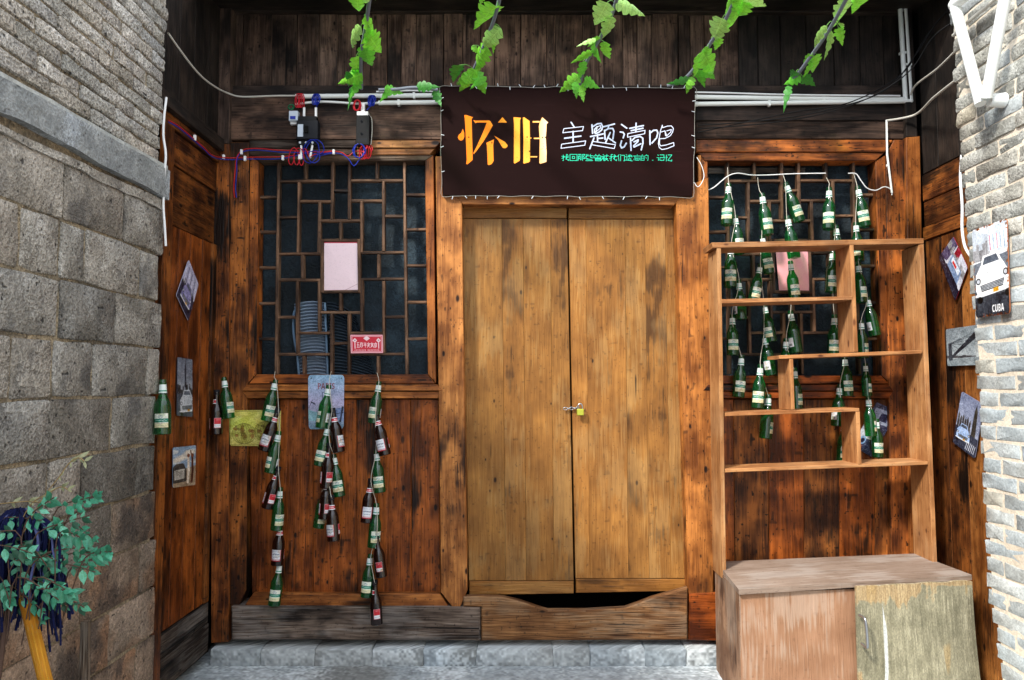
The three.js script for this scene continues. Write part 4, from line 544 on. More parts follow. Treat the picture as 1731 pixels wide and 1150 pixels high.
// ------------------------------------------------------------------ bottles
const glassG = new THREE.MeshPhysicalMaterial({ color: new THREE.Color(0.035, 0.48, 0.15), transmission: 0.94, thickness: 0, roughness: 0.06, ior: 1.62 });
const glassB = new THREE.MeshPhysicalMaterial({ color: new THREE.Color(0.09, 0.02, 0.012), transmission: 0.92, thickness: 0, roughness: 0.06, ior: 1.58 });
const scribble = (c, q, x0, x1, y, h, col, lw) => { let x = x0; while (x < x1) { const w = 4 + q() * 9; line(c, [[x, y + q() * h], [x + w * 0.5, y + q() * h], [x + w, y + q() * h]], lw, col); x += w + 3; } };
const LBL = {
  gf: printMat(160, 160, (c, w, h) => { const q = rng(3); c.fillStyle = '#dde2d2'; c.fillRect(0, 0, w, h); c.fillStyle = '#0e7a62'; c.fillRect(0, h * 0.36, w, h * 0.26); c.beginPath(); c.ellipse(w / 2, h * 0.22, 24, 17, 0, 0, 7); c.lineWidth = 4; c.strokeStyle = '#4a6a8c'; c.stroke(); line(c, [[w / 2 - 12, h * 0.24], [w / 2, h * 0.14], [w / 2 + 12, h * 0.26]], 4, '#4a6a8c'); scribble(c, q, 20, w - 20, h * 0.45, 12, '#d8ece4', 4); c.fillStyle = '#d8d2a8'; c.fillRect(0, h * 0.7, w, h * 0.3); scribble(c, q, 54, 104, h * 0.82, 7, '#3c5c50', 3); }, 0.5),
  gb: printMat(128, 150, (c, w, h) => { const q = rng(4); c.fillStyle = '#dfe3e6'; c.fillRect(0, 0, w, h); c.fillStyle = '#2f7a64'; c.fillRect(0, 0, w, 12); for (let i = 0; i < 5; i++) scribble(c, q, 12, w - 12, 26 + i * 12, 3, '#8a9490', 2); for (let i = 0; i < 22; i++) { c.fillStyle = '#3a3e40'; c.fillRect(26 + i * 3.4, 100, 1 + q() * 1.6, 34); } }, 0.5),
  gn: printMat(128, 64, (c, w, h) => { c.fillStyle = '#d8e4e0'; c.fillRect(0, 0, w, h); c.fillStyle = '#1d8066'; c.fillRect(0, h * 0.68, w, h * 0.14); line(c, [[w / 2, 8], [w / 2, 34]], 5, '#7fa69a'); }, 0.3),
  bf: printMat(160, 170, (c, w, h) => { const q = rng(6); c.fillStyle = '#b51d30'; c.fillRect(0, 0, w, h); c.fillStyle = '#d9dde2'; c.fillRect(9, 0, w - 18, h - 14); scribble(c, q, 22, w - 26, h * 0.12, 10, '#7f8aa0', 3); scribble(c, q, 18, w - 20, h * 0.34, 20, '#26365e', 5); scribble(c, q, 30, w - 30, h * 0.6, 14, '#3a4a70', 4); c.fillStyle = '#c02a3a'; c.fillRect(9, h * 0.84, w - 18, 6); }, 0.5),
  bb: printMat(128, 150, (c, w, h) => { const q = rng(8); c.fillStyle = '#dcdfe2'; c.fillRect(0, 0, w, h); c.fillStyle = '#bb1226'; c.fillRect(8, 8, w - 16, h * 0.56); scribble(c, q, 40, w - 30, h * 0.16, 9, '#e8c8cc', 3); scribble(c, q, 16, w - 16, h * 0.76, 12, '#7a7f8a', 3); line(c, [[4, 4], [w - 4, 4], [w - 4, h - 4], [4, h - 4], [4, 4]], 5, '#c8283a'); }, 0.5),
  bn: printMat(128, 64, (c, w, h) => { const q = rng(9); c.fillStyle = '#bb1e30'; c.fillRect(0, 0, w, h); c.fillStyle = '#dfe2e6'; c.fillRect(0, 0, w, 12); c.fillRect(0, h - 14, w, 14); scribble(c, q, 30, 100, 26, 12, '#eadfe0', 5); }, 0.4),
};
const worn = (m, seed) => { const c = m.map.image, w = c.width, h = c.height; return printMat(w, h, photo((x) => { x.drawImage(c, 0, 0); const q = rng(seed); for (let i = 0; i < 5; i++) { x.fillStyle = `rgba(${150 + q() * 60 | 0},${140 + q() * 50 | 0},${110 + q() * 40 | 0},${0.2 + 0.35 * q()})`; x.beginPath(); x.ellipse(q() * w, q() * h, 10 + q() * 34, 6 + q() * 20, q() * 3, 0, 7); x.fill(); } }, seed, 0.95), 0.55); };
const VAR = { gf: [LBL.gf, worn(LBL.gf, 3), worn(LBL.gf, 8), worn(LBL.gf, 15)], bf: [LBL.bf, worn(LBL.bf, 5), worn(LBL.bf, 11)], gb: [LBL.gb, worn(LBL.gb, 21)], bb: [LBL.bb, worn(LBL.bb, 23)] };
const BL = 0.27;
function makeBottle(kind) {
  const b = group(kind === 'g' ? 'green_beer_bottle' : 'brown_beer_bottle');
  const prof = [[0.0, 0.004], [0.022, 0.002], [0.0305, 0.0], [0.0345, 0.005], [0.0345, 0.132], [0.0335, 0.146], [0.0285, 0.164], [0.021, 0.181], [0.0172, 0.196], [0.0152, 0.216], [0.0142, 0.248], [0.0162, 0.25], [0.0164, 0.256], [0.0148, 0.258], [0.0146, 0.266], [0.0138, 0.27], [0.011, 0.27]].map(([x, y]) => new THREE.Vector2(x * 1.1, y));
  mesh('glass', new THREE.LatheGeometry(prof, 24), kind === 'g' ? glassG : glassB, b);
  const arc = (name, r0, r1, y0, y1, mid, wide, m) => { const g = new THREE.CylinderGeometry(r1 * 1.1, r0 * 1.1, y1 - y0, 14, 1, true, mid - wide / 2, wide); g.translate(0, (y0 + y1) / 2, 0); return mesh(name, g, m, b); };
  if (kind === 'g') { arc('front_label', 0.035, 0.035, 0.034, 0.102, 0, 1.9, LBL.gf); arc('back_label', 0.035, 0.035, 0.04, 0.1, 2.5, 1.15, LBL.gb); const n = mesh('neck_label', (() => { const g = new THREE.CylinderGeometry(0.0166, 0.0198, 0.042, 16, 1, true); g.translate(0, 0.224, 0); return g; })(), LBL.gn, b); void n; }
  else { arc('front_label', 0.035, 0.035, 0.03, 0.1, 0, 1.75, LBL.bf); arc('back_label', 0.035, 0.035, 0.04, 0.1, 2.2, 1.1, LBL.bb); arc('neck_label', 0.0196, 0.016, 0.186, 0.214, 0, 3.6, LBL.bn); const c = mesh('cap_foil', (() => { const g = new THREE.CylinderGeometry(0.0184, 0.0172, 0.03, 16, 1, true); g.translate(0, 0.258, 0); return g; })(), M.bakelite, b); void c; }
  return b;
}
const proto = { g: makeBottle('g'), b: makeBottle('b') }, GN = { g: 'beer bottles strung on the timber front', b: 'beer bottles strung on the timber front' };
const EN = ['topmost', 'second down', 'third down', 'fourth down', 'fifth down', 'sixth down', 'seventh down', 'eighth down', 'ninth down'];
function bottle(kind, x0, y0, x1, y1, z, turn, label) {
  const o = proto[kind].clone(); o.name = numbered(o.name);
  const top = P(x0, y0, z), bot = P(x1, y1, z + 0.012), d = top.clone().sub(bot), s = clamp(d.length() / BL, 0.62, 1.06); d.normalize();
  o.quaternion.setFromUnitVectors(V(0, 1, 0), d).multiply(new THREE.Quaternion().setFromAxisAngle(V(0, 1, 0), turn));
  o.scale.setScalar(s); o.position.copy(top).addScaledVector(d, -BL * s);
  for (const c of o.children) { const v = c.name === 'front_label' ? VAR[kind + 'f'] : c.name === 'back_label' ? VAR[kind + 'b'] : 0; if (v) c.material = v[Math.floor(R() * v.length)]; }
  tag(o, label, 'bottle', 'beer bottles strung on the timber front'); scene.add(o);
}
function strung(place, z, top, list) { // one string of bottles, from the top
  const seen = { g: 0, b: 0 };
  list.forEach((b, i) => { seen[b[0]]++; const last = i === list.length - 1; bottle(b[0], b[1], b[2], b[3], b[4], z + (b[6] ?? 0), b[5], `${b[0] === 'g' ? 'green bottle' : 'brown bottle'} ${last && i > 1 ? 'lowest' : EN[i]} on ${place}`); });
  const pts = []; for (const [x, y] of top) pts.push(P(x, y, z - 0.01)); for (const b of list) pts.push(P(b[1] + rr(-1, 1), b[2] + 3, z + (b[6] ?? 0) + 0.02));
  const m = mesh('string', tubeGeo(pts, 0.0015, 5, 4), M.string); tag(m, `pale cord holding ${place}`, 'cord', 'cords holding the hanging bottles'); stand(m);
}
bottle('b', 277, 652, 267, 733, 0.66, 1.4, 'dark brown beer bottle half hidden behind the green one at the block wall corner');
bottle('g', 275, 642, 275, 735, 0.775, 0.15, 'green beer bottle hanging alone against the corner of the grey block wall');
bottle('b', 366, 660, 365, 735, 0.12, -1.6, 'dark brown beer bottle with red label on the corner post left of the map plate');
bottle('g', 378, 638, 387, 708, 0.11, 1.25, 'green beer bottle tilted on the corner post, touching the yellow map plate');
strung('the string at the left end of the left window sill', 0.105, [[465, 628], [463, 636]], [
  ['g', 466, 642, 450, 712, 0.75], ['b', 470, 691, 445, 762, -0.1], ['g', 472, 729, 456, 800, -0.9], ['b', 471, 790, 451, 860, -1.5, 0.02], ['g', 474, 824, 467, 897, 0.9], ['b', 474, 882, 468, 956, -0.1], ['g', 473, 950, 463, 1024, 0.1]]);
strung('the short middle string below the PARIS plate', 0.11, [[560, 628], [557, 640]], [
  ['g', 556, 651, 543, 724, -1.2], ['b', 562, 691, 573, 765, 1.15, 0.01], ['g', 555, 719, 539, 788, -0.1, 0.01], ['b', 557, 750, 551, 826, -1.5, 0.03], ['g', 564, 768, 574, 840, 0.1], ['g', 550, 822, 538, 893, 0.9], ['b', 553, 806, 548, 878, -1.5, 0.03], ['b', 560, 838, 564, 915, -0.5, 0.05]]);
strung('the long string nearest the door', 0.105, [[637, 630], [640, 640]], [
  ['g', 641, 645, 631, 716, -0.6], ['b', 635, 697, 651, 770, -0.35, 0.02], ['g', 636, 761, 642, 833, 0], ['b', 627, 810, 619, 884, 0.1], ['g', 637, 851, 631, 926, 0.6], ['b', 636, 904, 645, 976, -2.2, 0.02], ['g', 626, 937, 619, 1010, -0.15], ['b', 633, 982, 637, 1056, -1.9, 0.02]]);
strung('the first cord left of the shelf unit opening', 0.075, [[1230, 283], [1231, 300]], [
  ['g', 1232, 310, 1229, 381, -0.45], ['g', 1243, 364, 1250, 430, 0.2], ['g', 1236, 412, 1235, 486, -0.3], ['g', 1249, 473, 1253, 541, 2.3], ['g', 1238, 532, 1239, 601, -0.1], ['g', 1254, 600, 1248, 672, 0.05]]);
strung('the second cord behind the shelf unit', 0.075, [[1281, 300], [1283, 320]], [
  ['g', 1288, 327, 1298, 398, 0.15], ['g', 1288, 398, 1301, 463, -0.1], ['g', 1286, 447, 1273, 512, 0.2, 0.03], ['g', 1292, 514, 1305, 578, -0.9], ['g', 1292, 566, 1304, 635, 3.0], ['g', 1286, 616, 1281, 691, -0.4, 0.02], ['g', 1300, 667, 1294, 742, 1.25]]);
strung('the third cord in front of the pink paper', 0.075, [[1324, 296], [1327, 304]], [
  ['g', 1328, 309, 1352, 375, 0.2], ['g', 1331, 365, 1343, 437, 0.15], ['g', 1336, 441, 1344, 508, 0.1], ['g', 1336, 525, 1347, 597, 2.6], ['g', 1329, 572, 1327, 642, 0.1], ['g', 1343, 622, 1347, 694, 0.9]]);
strung('the fourth cord left of the shelf unit divider', 0.075, [[1397, 300], [1402, 308]], [
  ['g', 1402, 317, 1401, 388, -0.5], ['g', 1413, 381, 1420, 452, 0.1], ['g', 1408, 423, 1405, 495, 0.05], ['g', 1411, 532, 1409, 603, -0.2], ['g', 1428, 602, 1433, 670, 0.05], ['g', 1420, 650, 1415, 721, 2.7], ['g', 1428, 712, 1424, 783, 0.2]]);
strung('the fifth cord, right of the shelf unit divider', 0.078, [[1443, 293], [1447, 306]], [
  ['g', 1450, 315, 1463, 384, -0.4], ['g', 1447, 376, 1451, 442, -0.9], ['g', 1451, 444, 1456, 512, 0.6, 0.01], ['g', 1466, 502, 1480, 568, 2.5], ['g', 1456, 541, 1459, 606, 0.9], ['g', 1463, 614, 1466, 670, 0.9, 0.01], ['g', 1468, 670, 1473, 738, 1.2], ['g', 1482, 708, 1484, 774, 0]]);
// ------------------------------------------------------------------ shelf unit with cabinet
{
  const u = group('shelf_unit'), zf = 0.3, zb = 0.14, B = (n, px, o = {}) => slab(n, u, M.pine, px, zb, zf, { bev: 0.0015, gap: 0, ...o });
  B('side_panel', [[1212, 420], [1219, 420], [1228, 975], [1221, 978]], { tint: [0.9, 0.92, 0.9] }); B('side_panel', [[1554, 414], [1562, 413], [1585, 955], [1577, 957]], { tint: [0.96, 0.96, 0.95] });
  B('top_board', [[1203, 410], [1562, 403], [1562, 412], [1205, 419]], { grain: 'x', tint: [0.72, 0.68, 0.66] });
  B('shelf', [[1219, 506], [1442, 501], [1442, 507], [1219, 513]], { grain: 'x', tint: [0.85, 0.8, 0.78] }); B('divider', [[1437, 414], [1443.5, 414], [1451, 595], [1444, 595]]);
  B('shelf', [[1317, 601], [1559, 592], [1559, 598], [1317, 607]], { grain: 'x', tint: [0.88, 0.82, 0.78] }); B('divider', [[1335, 607], [1341, 607], [1344, 693], [1338, 693]]);
  B('shelf', [[1226, 698], [1453, 690], [1453, 695.5], [1226, 704]], { grain: 'x', tint: [0.9, 0.84, 0.8] }); B('divider', [[1447, 696], [1454, 696], [1457, 786], [1450, 786]], { tint: [0.92, 0.9, 0.88] });
  B('shelf', [[1226, 793], [1569, 780], [1569, 786], [1226, 799]], { grain: 'x', tint: [0.95, 0.95, 0.95] });
  const FL = P(1249, 997, 0.62), FR = P(1643, 972, 0.52), BR = P(1547, 936, 0.145), BLc = P(1211, 950, 0.145);
  mesh('cabinet_top', plate(FL, FR, BR, BLc, 0.022, true, { tint: [1, 1, 1] }), M.top, u);
  const at = (p, y) => V(p.x, y, p.z), down = (p, d = 0.024) => V(p.x, p.y - d, p.z);
  const sf = V(0.963, 0, 0.598), sb = V(0.984, 0, 0.145); mesh('cabinet_side', plate(sb, sf, at(sf, down(FL).y), at(sb, down(BLc).y), 0.018, false, { tint: [1, 1, 1] }), M.side, u);
  const rf = V(FR.x - 0.015, 0, 0.49), rb = V(FR.x - 0.01, 0, 0.145); mesh('cabinet_side', plate(rf, rb, at(rb, down(BR).y - 0.012), at(rf, down(FR).y - 0.02), 0.018), M.side, u);
  mesh('cabinet_back', plate(at(sb, 0).add(V(0.02, 0, 0.01)), at(rb, 0).add(V(-0.02, 0, 0.01)), at(rb, 0.49).add(V(-0.02, 0, 0.01)), at(sb, 0.48).add(V(0.02, 0, 0.01)), 0.006), M.dark, u);
  const l0 = P(1252, 1003, 0.6), l1 = P(1451, 996, 0.555); mesh('cabinet_door', plate(V(l0.x - 0.004, 0.02, 0.6), V(l1.x + 0.006, 0.02, 0.56), l1, l0, 0.016, false, { tint: [1, 1, 1], off: [0.1, 0.3] }), M.red, u);
  // the warped plywood door, standing ajar
  const d0 = P(1447, 992, 0.615), d1 = P(1644, 982, 0.535), N = 14, pos = [], uv = [], idx = [], pt = (a, b, w) => {
    const p = d0.clone().lerp(d1, a), y = lerp(0.02, p.y, b), c = 1 - b; p.y = y + (b > 0.99 ? 0.004 * Math.sin(a * 23) * a : 0);
    p.x += 0.006 * c + 0.018 * a * c * c; p.z += 0.02 * Math.sin(a * 3.1) * c - 0.012 * c + 0.02 * a * c * c - w; return p; };
  for (const w of [0, 0.012]) for (let j = 0; j <= N; j++) for (let i = 0; i <= N; i++) { const p = pt(i / N, j / N, w); pos.push(p.x, p.y, p.z); uv.push(i / N, j / N); }
  const id = (s, i, j) => s * (N + 1) * (N + 1) + j * (N + 1) + i;
  for (let j = 0; j < N; j++) for (let i = 0; i < N; i++) { idx.push(id(0, i, j), id(0, i + 1, j), id(0, i + 1, j + 1), id(0, i, j), id(0, i + 1, j + 1), id(0, i, j + 1)); idx.push(id(1, i, j), id(1, i + 1, j + 1), id(1, i + 1, j), id(1, i, j), id(1, i, j + 1), id(1, i + 1, j + 1)); }
  for (let i = 0; i < N; i++) for (const [a, b] of [[[i, N], [i + 1, N]], [[i + 1, 0], [i, 0]], [[0, i], [0, i + 1]], [[N, i + 1], [N, i]]]) idx.push(id(0, ...a), id(0, ...b), id(1, ...b), id(0, ...a), id(1, ...b), id(1, ...a));
  let g = new THREE.BufferGeometry(); g.setAttribute('position', new THREE.Float32BufferAttribute(pos, 3)); g.setAttribute('uv', new THREE.Float32BufferAttribute(uv, 2)); g.setIndex(idx); g = toCreasedNormals(g, 0.7);
  const door = tag(mesh('cabinet_door', g, M.ply, u), 'warped grey-olive plywood door with flaking tan edge');
  const h0 = P(1462, 1046, 0.67), h1 = P(1466, 1095, 0.67), hb = V(0, 0, -0.045);
  mesh('handle', merge([tubeGeo([h0.clone().add(hb), h0, h0.clone().lerp(h1, 0.1).add(V(0, 0, 0.006)), h0.clone().lerp(h1, 0.9).add(V(0, 0, 0.006)), h1, h1.clone().add(hb)], 0.006, 8, 6)]), M.metal, door);
  tag(u, 'open wooden shelf unit on a low cabinet, standing before the right window', 'shelf unit'); stand(u);
}
// ------------------------------------------------------------------ padlock and chain
{
  const k = group('padlock'), z = 0.012, b = P(981, 697, z), t0 = P(975, 688, z), t1 = P(985, 686, z);
  mesh('body', box(0.036, 0.034, 0.016, b.x, b.y, z, 0.004), M.brass, k);
  mesh('shackle', tubeGeo([V(b.x - 0.011, b.y + 0.014, z), V(b.x - 0.012, b.y + 0.032, z), V(b.x - 0.004, b.y + 0.042, z), V(b.x + 0.006, b.y + 0.04, z), V(b.x + 0.011, b.y + 0.028, z), V(b.x + 0.011, b.y + 0.014, z)], 0.0032, 8, 6), M.metal, k);
  tag(k, 'small yellow padlock closing the chain between the door leaves', 'padlock'); stand(k); void t0, t1;
  const c = group('chain'); for (let i = 0; i < 5; i++) { const p = P(956 + i * 5.2, 691 - i * 0.2, -0.004), q = mesh('link', new THREE.TorusGeometry(0.0085, 0.002, 6, 12), M.metal, c); q.position.copy(p); q.rotation.x = i % 2 ? 1.3 : 0.2; q.scale.set(1.25, 0.8, 1); }
  tag(c, 'short steel chain across the gap of the double door', 'chain'); stand(c);
}
// ------------------------------------------------------------------ conduits, cables and switches
function run(name, px, r, m, label, cat, grp, o = {}) { const pts = px.map(([x, y, z]) => (o.f ? o.f(x, y, z) : z === 'L' ? PX(x, y, -1.468) : P(x, y, z ?? o.z ?? 0.06))); const t = mesh(name, tubeGeo(pts, r, o.seg ?? 7, o.per ?? 8), m); tag(t, label, cat, grp); return stand(t); }
function conduit(label, paths, r, z, clips) {
  const g = group('conduit'); for (const p of paths) for (let i = 1; i < p.length; i++) mesh('pipe', rod(P(p[i - 1][0], p[i - 1][1], z), P(p[i][0], p[i][1], z), r, 14), M.pipe, g);
  for (const p of paths) for (let i = 1; i < p.length - 1; i++) { const e = mesh('elbow', new THREE.SphereGeometry(r * 1.15, 12, 8), M.pipe, g); e.position.copy(P(p[i][0], p[i][1], z)); }
  for (const [x, y, v] of clips) { const c = mesh('clip', box(v ? r * 2.6 : 0.012, v ? 0.012 : r * 2.6, r * 2.2, 0, 0, 0, 0.001), M.pipe, g); c.position.copy(P(x, y, z - 0.002)); }
  tag(g, label, 'conduit', null); stand(g);
}
conduit('thicker white conduit, upper of the two running behind the signboard top', [[[500, 163], [748, 161], [1178, 164], [1531, 168], [1520, -16]]], 0.0115, 0.052, [[700, 162], [1392, 167], [1526, 90, 1]]);
conduit('white conduit just below the upper one, bending up at its right end', [[[640, 174], [748, 173], [1178, 176], [1540, 171], [1528, -16]]], 0.0115, 0.052, [[674, 174], [1300, 175], [1535, 110, 1]]);
conduit('thin white conduit dropping down the right post beside the window', [[[1499, 203], [1500, 262], [1508, 326]]], 0.005, 0.064, [[1501, 280, 1]]);
run('cable', [[636, 155], [700, 153], [748, 155], [960, 158], [1178, 156], [1330, 160], [1522, 162]], 0.004, M.white, 'thin white cable running along the top of the conduits', 'cable', null, { z: 0.068 });
run('cable', [[500, 176], [540, 172], [570, 173], [600, 175], [640, 174]], 0.006, M.pipe, 'slack white cable between the switch boxes and the lower conduit', 'cable', null, { z: 0.056 });
run('cable', [[284, 56, 'L'], [305, 86, 'L'], [336, 125, 'L'], [362, 146, 'L'], [386, 158, 0.085], [402, 163, 0.085], [470, 162, 0.07], [500, 162, 0.06]], 0.0045, M.cable, 'beige cable sagging from the left side wall to the conduits', 'cable');
run('cable', [[281, 165, 0.78], [277, 200, 0.8], [276, 230, 0.8], [280, 262, 0.8], [277, 300, 0.8], [276, 350, 0.8], [278, 380, 0.8], [280, 416, 0.8]], 0.005, M.white, 'loose white cable end hanging at the edge of the block wall', 'cable', null, { per: 5 });
run('cable', [[1626, 262, 0.62], [1624, 300, 0.62], [1627, 350, 0.62], [1627, 390, 0.62], [1632, 418, 0.63], [1642, 434, 0.66], [1654, 440, 0.72]], 0.006, M.white, 'white cable hanging down the edge of the brick wall to the CUBA plate', 'cable');
run('cable', [[1618, 134, 0.6], [1580, 164, 0.36], [1545, 195, 0.1], [1520, 201, 0.075], [1499, 204, 0.066]], 0.006, M.cable, 'pale cable from the brick wall to the thin conduit on the right post', 'cable');
run('cable', [[1622, 80, 0.6], [1585, 116, 0.36], [1545, 148, 0.12], [1540, 160, 0.08]], 0.005, M.cable, 'grey cable from the brick wall to the corner of the conduits', 'cable');
for (const [i, px] of [[[1640, 20, 0.4], [1580, 60, 0.3], [1540, 118, 0.2], [1480, 160, 0.12], [1400, 190, 0.1], [1300, 208, 0.09], [1180, 218, 0.07]], [[1640, -10, 0.4], [1590, 30, 0.3], [1550, 90, 0.2], [1500, 150, 0.12], [1390, 188, 0.1], [1290, 204, 0.09], [1180, 212, 0.07]], [[1650, -20, 0.42], [1600, 20, 0.32], [1560, 70, 0.2], [1530, 120, 0.12], [1440, 172, 0.09], [1340, 190, 0.08], [1180, 224, 0.07]]].entries()) run('wire', px, 0.003, M.wireBlack, `thin black wire sagging across the right beam, ${['lowest at the corner', 'middle of three', 'uppermost of three'][i]}`, 'wire', 'black wires at the upper right corner');
run('wire', [[1178, 266], [1186, 280], [1190, 300], [1180, 316], [1173, 308]], 0.002, M.white, 'short white lead drooping from the right edge of the signboard', 'wire', null, { z: 0.09 });
run('wire', [[1173, 312], [1190, 322], [1205, 318], [1220, 306], [1232, 297], [1246, 293], [1270, 296], [1298, 296], [1340, 294], [1396, 293]], 0.0028, M.white, 'twisted white lead looping along the top of the right lattice window', 'wire', null, { z: 0.035 });
run('wire', [[1434, 293], [1447, 294], [1456, 306], [1466, 318], [1480, 322], [1496, 316], [1508, 322], [1508, 330]], 0.0028, M.white, 'white lead drooping from the right lattice window to the thin conduit', 'wire', null, { z: 0.062 });
const loops = (cx, cy, rx, ry, n, dx, dy, z, from) => { const p = []; for (let i = 0; i <= n * 8; i++) { const a = (from ?? 0) + (i / 8) * Math.PI * 2, t = i / (n * 8); p.push([cx + dx * t + rx * Math.cos(a) * (1 - 0.12 * (i % 3)), cy + dy * t + ry * Math.sin(a), z + 0.008 * Math.sin(a * 0.5 + i)]); } return p; };
const Wv = 'red and blue supply wires of the switches';
for (const [mat, off, w] of [[M.wireRed, 0, 'red'], [M.wireBlue, 3, 'blue']]) {
  run('wire', [[284, 203 + off, 'L'], [300, 212 + off, 'L'], [322, 230 + off, 'L'], [345, 250 + off, 'L'], [358, 262 + off, 'L'], [385, 267 + off, 0.08], [420, 266 + off, 0.066], [478, 265 + off, 0.066], ...(w === 'red' ? loops(490, 264, 7, 15, 3, 26, 2, 0.075) : loops(522, 256, 15, 20, 2, 12, 0, 0.08)), [530, 262 + off, 0.07], [564, 256 + off, 0.066], [578, 258 + off, 0.066], ...(w === 'red' ? [[588, 264, 0.07], [600, 256, 0.07], ...loops(611, 258, 6, 12, 4, 14, -2, 0.075), [622, 244, 0.06]] : [[590, 270, 0.07], [598, 281, 0.07], [606, 272, 0.07], ...loops(606, 255, 11, 12, 4, 2, 0, 0.08), [612, 244, 0.06]])], 0.0025, mat, `${w} supply wire of the pair from the left side wall to the black switch boxes`, 'wire', Wv, { per: 3, seg: 6 });
  run('wire', [[470, 254 + off, 0.068], [430, 251 + off, 0.068], [410, 254 + off, 0.068], [401, 264 + off, 0.072], [397 + off, 290, 0.06], [395 + off, 320, 0.055], [396 + off * 1.2, 334, 0.052]], 0.0025, mat, `${w} wire end hanging down the stile left of the left window`, 'wire', Wv);
  run('wire', [[470, 254 + off, 0.068], [500, 255 + off, 0.07], [540, 257 + off, 0.068], [562, 255 + off, 0.066]], 0.0025, mat, `${w} wire running straight above the left window between the two clips`, 'wire', Wv);
  run('wire', w === 'red' ? [...loops(501, 170, 4, 12, 4, 10, 0, 0.075), [514, 180, 0.06], [514, 190, 0.055]] : [...loops(530, 168, 4, 9, 4, 8, 0, 0.075), [535, 180, 0.06], [534, 190, 0.055]], 0.0025, mat, `small ${w} wire coil above the wider black switch box`, 'wire', Wv, { per: 3, seg: 6 });
  run('wire', w === 'red' ? [...loops(602, 178, 6, 9, 4, 3, 0, 0.075), [610, 188, 0.06]] : [...loops(624, 170, 3, 9, 5, 8, 0, 0.075), [620, 186, 0.06]], 0.0025, mat, `small ${w} wire coil above the narrow black switch box`, 'wire', Wv, { per: 3, seg: 6 });
}
run('wire', [...loops(491, 181, 5, 4, 2, 2, 0, 0.07)], 0.0028, M.wireGreen, 'small green wire loop on the white mini breaker', 'wire', null, { per: 3 });
for (const [i, [x, y, z]] of [[329, 233, 0.26], [362, 266, 0.1], [378, 266, 0.09], [408, 257, 0.078], [414, 268, 0.076], [478, 267, 0.076], [506, 266, 0.076], [564, 257, 0.076]].entries()) { const p = z > 0.2 ? PX(x, y, -1.468) : P(x, y, z), m = mesh('cable_clip', box(0.012, 0.026, 0.014, p.x, p.y, p.z, 0.003), M.white); tag(m, 'white cable clip on the red and blue wires, ' + ['on the left side wall', 'in the recess corner', 'on the corner post', 'above the hanging ends', 'below the upper clip', 'just before the red coil', 'under the wide breaker', 'between the two breakers'][i], 'clip', 'white cable clips on the red and blue wires'); stand(m); }
{
  const bx = (x0, y0, x1, y1, z0, z1, r) => { const a = P(x0, y0, z1), b = P(x1, y1, z1); return box(b.x - a.x, a.y - b.y, z1 - z0, (a.x + b.x) / 2, (a.y + b.y) / 2, (z0 + z1) / 2, r ?? 0.004); };
  const a = group('breaker'); mesh('case', bx(501, 203, 537, 235, 0.036, 0.085), M.bakelite, a); mesh('terminal_block', merge([bx(503, 196, 535, 204, 0.036, 0.07), bx(503, 235, 538, 246, 0.036, 0.07)]), M.wireBlack, a);
  mesh('label_plate', bx(503, 210, 512, 231, 0.084, 0.0865, 0.0006), M.grey, a); mesh('toggle', bx(514, 212, 520, 224, 0.084, 0.094, 0.002), M.dark, a);
  for (const x of [514, 534]) mesh('sleeve', rod(P(x, 182, 0.06), P(x, 198, 0.06), 0.0065, 8), M.white, a); for (const [x, y] of [[509, 247], [529, 245]]) mesh('sleeve', rod(P(x, y - 4, 0.062), P(x + (x < 520 ? 0 : -5), y + 22, 0.075), 0.006, 8), M.white, a);
  for (const x of [507, 517, 528]) mesh('terminal_screw', rod(P(x, 241, 0.069), P(x, 241, 0.073), 0.006, 8), M.metal, a);
  tag(a, 'wide dark grey circuit breaker with white label plate on the beam', 'breaker'); stand(a);
  const b = group('breaker'); mesh('case', bx(488, 187, 503, 204, 0.036, 0.075, 0.003), M.grey, b); mesh('toggle', bx(490, 196, 499, 201, 0.074, 0.08, 0.001), M.wireBlue, b); mesh('terminal_block', bx(490, 204, 502, 210, 0.036, 0.06), M.white, b);
  tag(b, 'small pale grey mini breaker left of the wide breaker', 'breaker'); stand(b);
  const c = group('breaker'); mesh('case', bx(602, 194, 624, 245, 0.036, 0.088), M.wireBlack, c); mesh('top_cover', bx(603, 188, 622, 195, 0.036, 0.09, 0.003), M.white, c); mesh('plug', bx(610, 174, 616, 189, 0.05, 0.07, 0.002), M.white, c); mesh('label_plate', bx(605, 234, 621, 241, 0.087, 0.0885, 0.0005), M.bakelite, c);
  for (const y of [205, 226]) mesh('screw', rod(P(611, y, 0.087), P(611, y, 0.092), 0.006, 10), M.bakelite, c);
  mesh('bracket', tubeGeo([P(622, 196, 0.06), P(627, 198, 0.06), P(627.5, 240, 0.06), P(626, 246, 0.06), P(612, 246, 0.06)], 0.0025, 6, 6), M.cable, c);
  tag(c, 'narrow black circuit breaker with white plug and wire bracket on the beam', 'breaker'); stand(c);
}
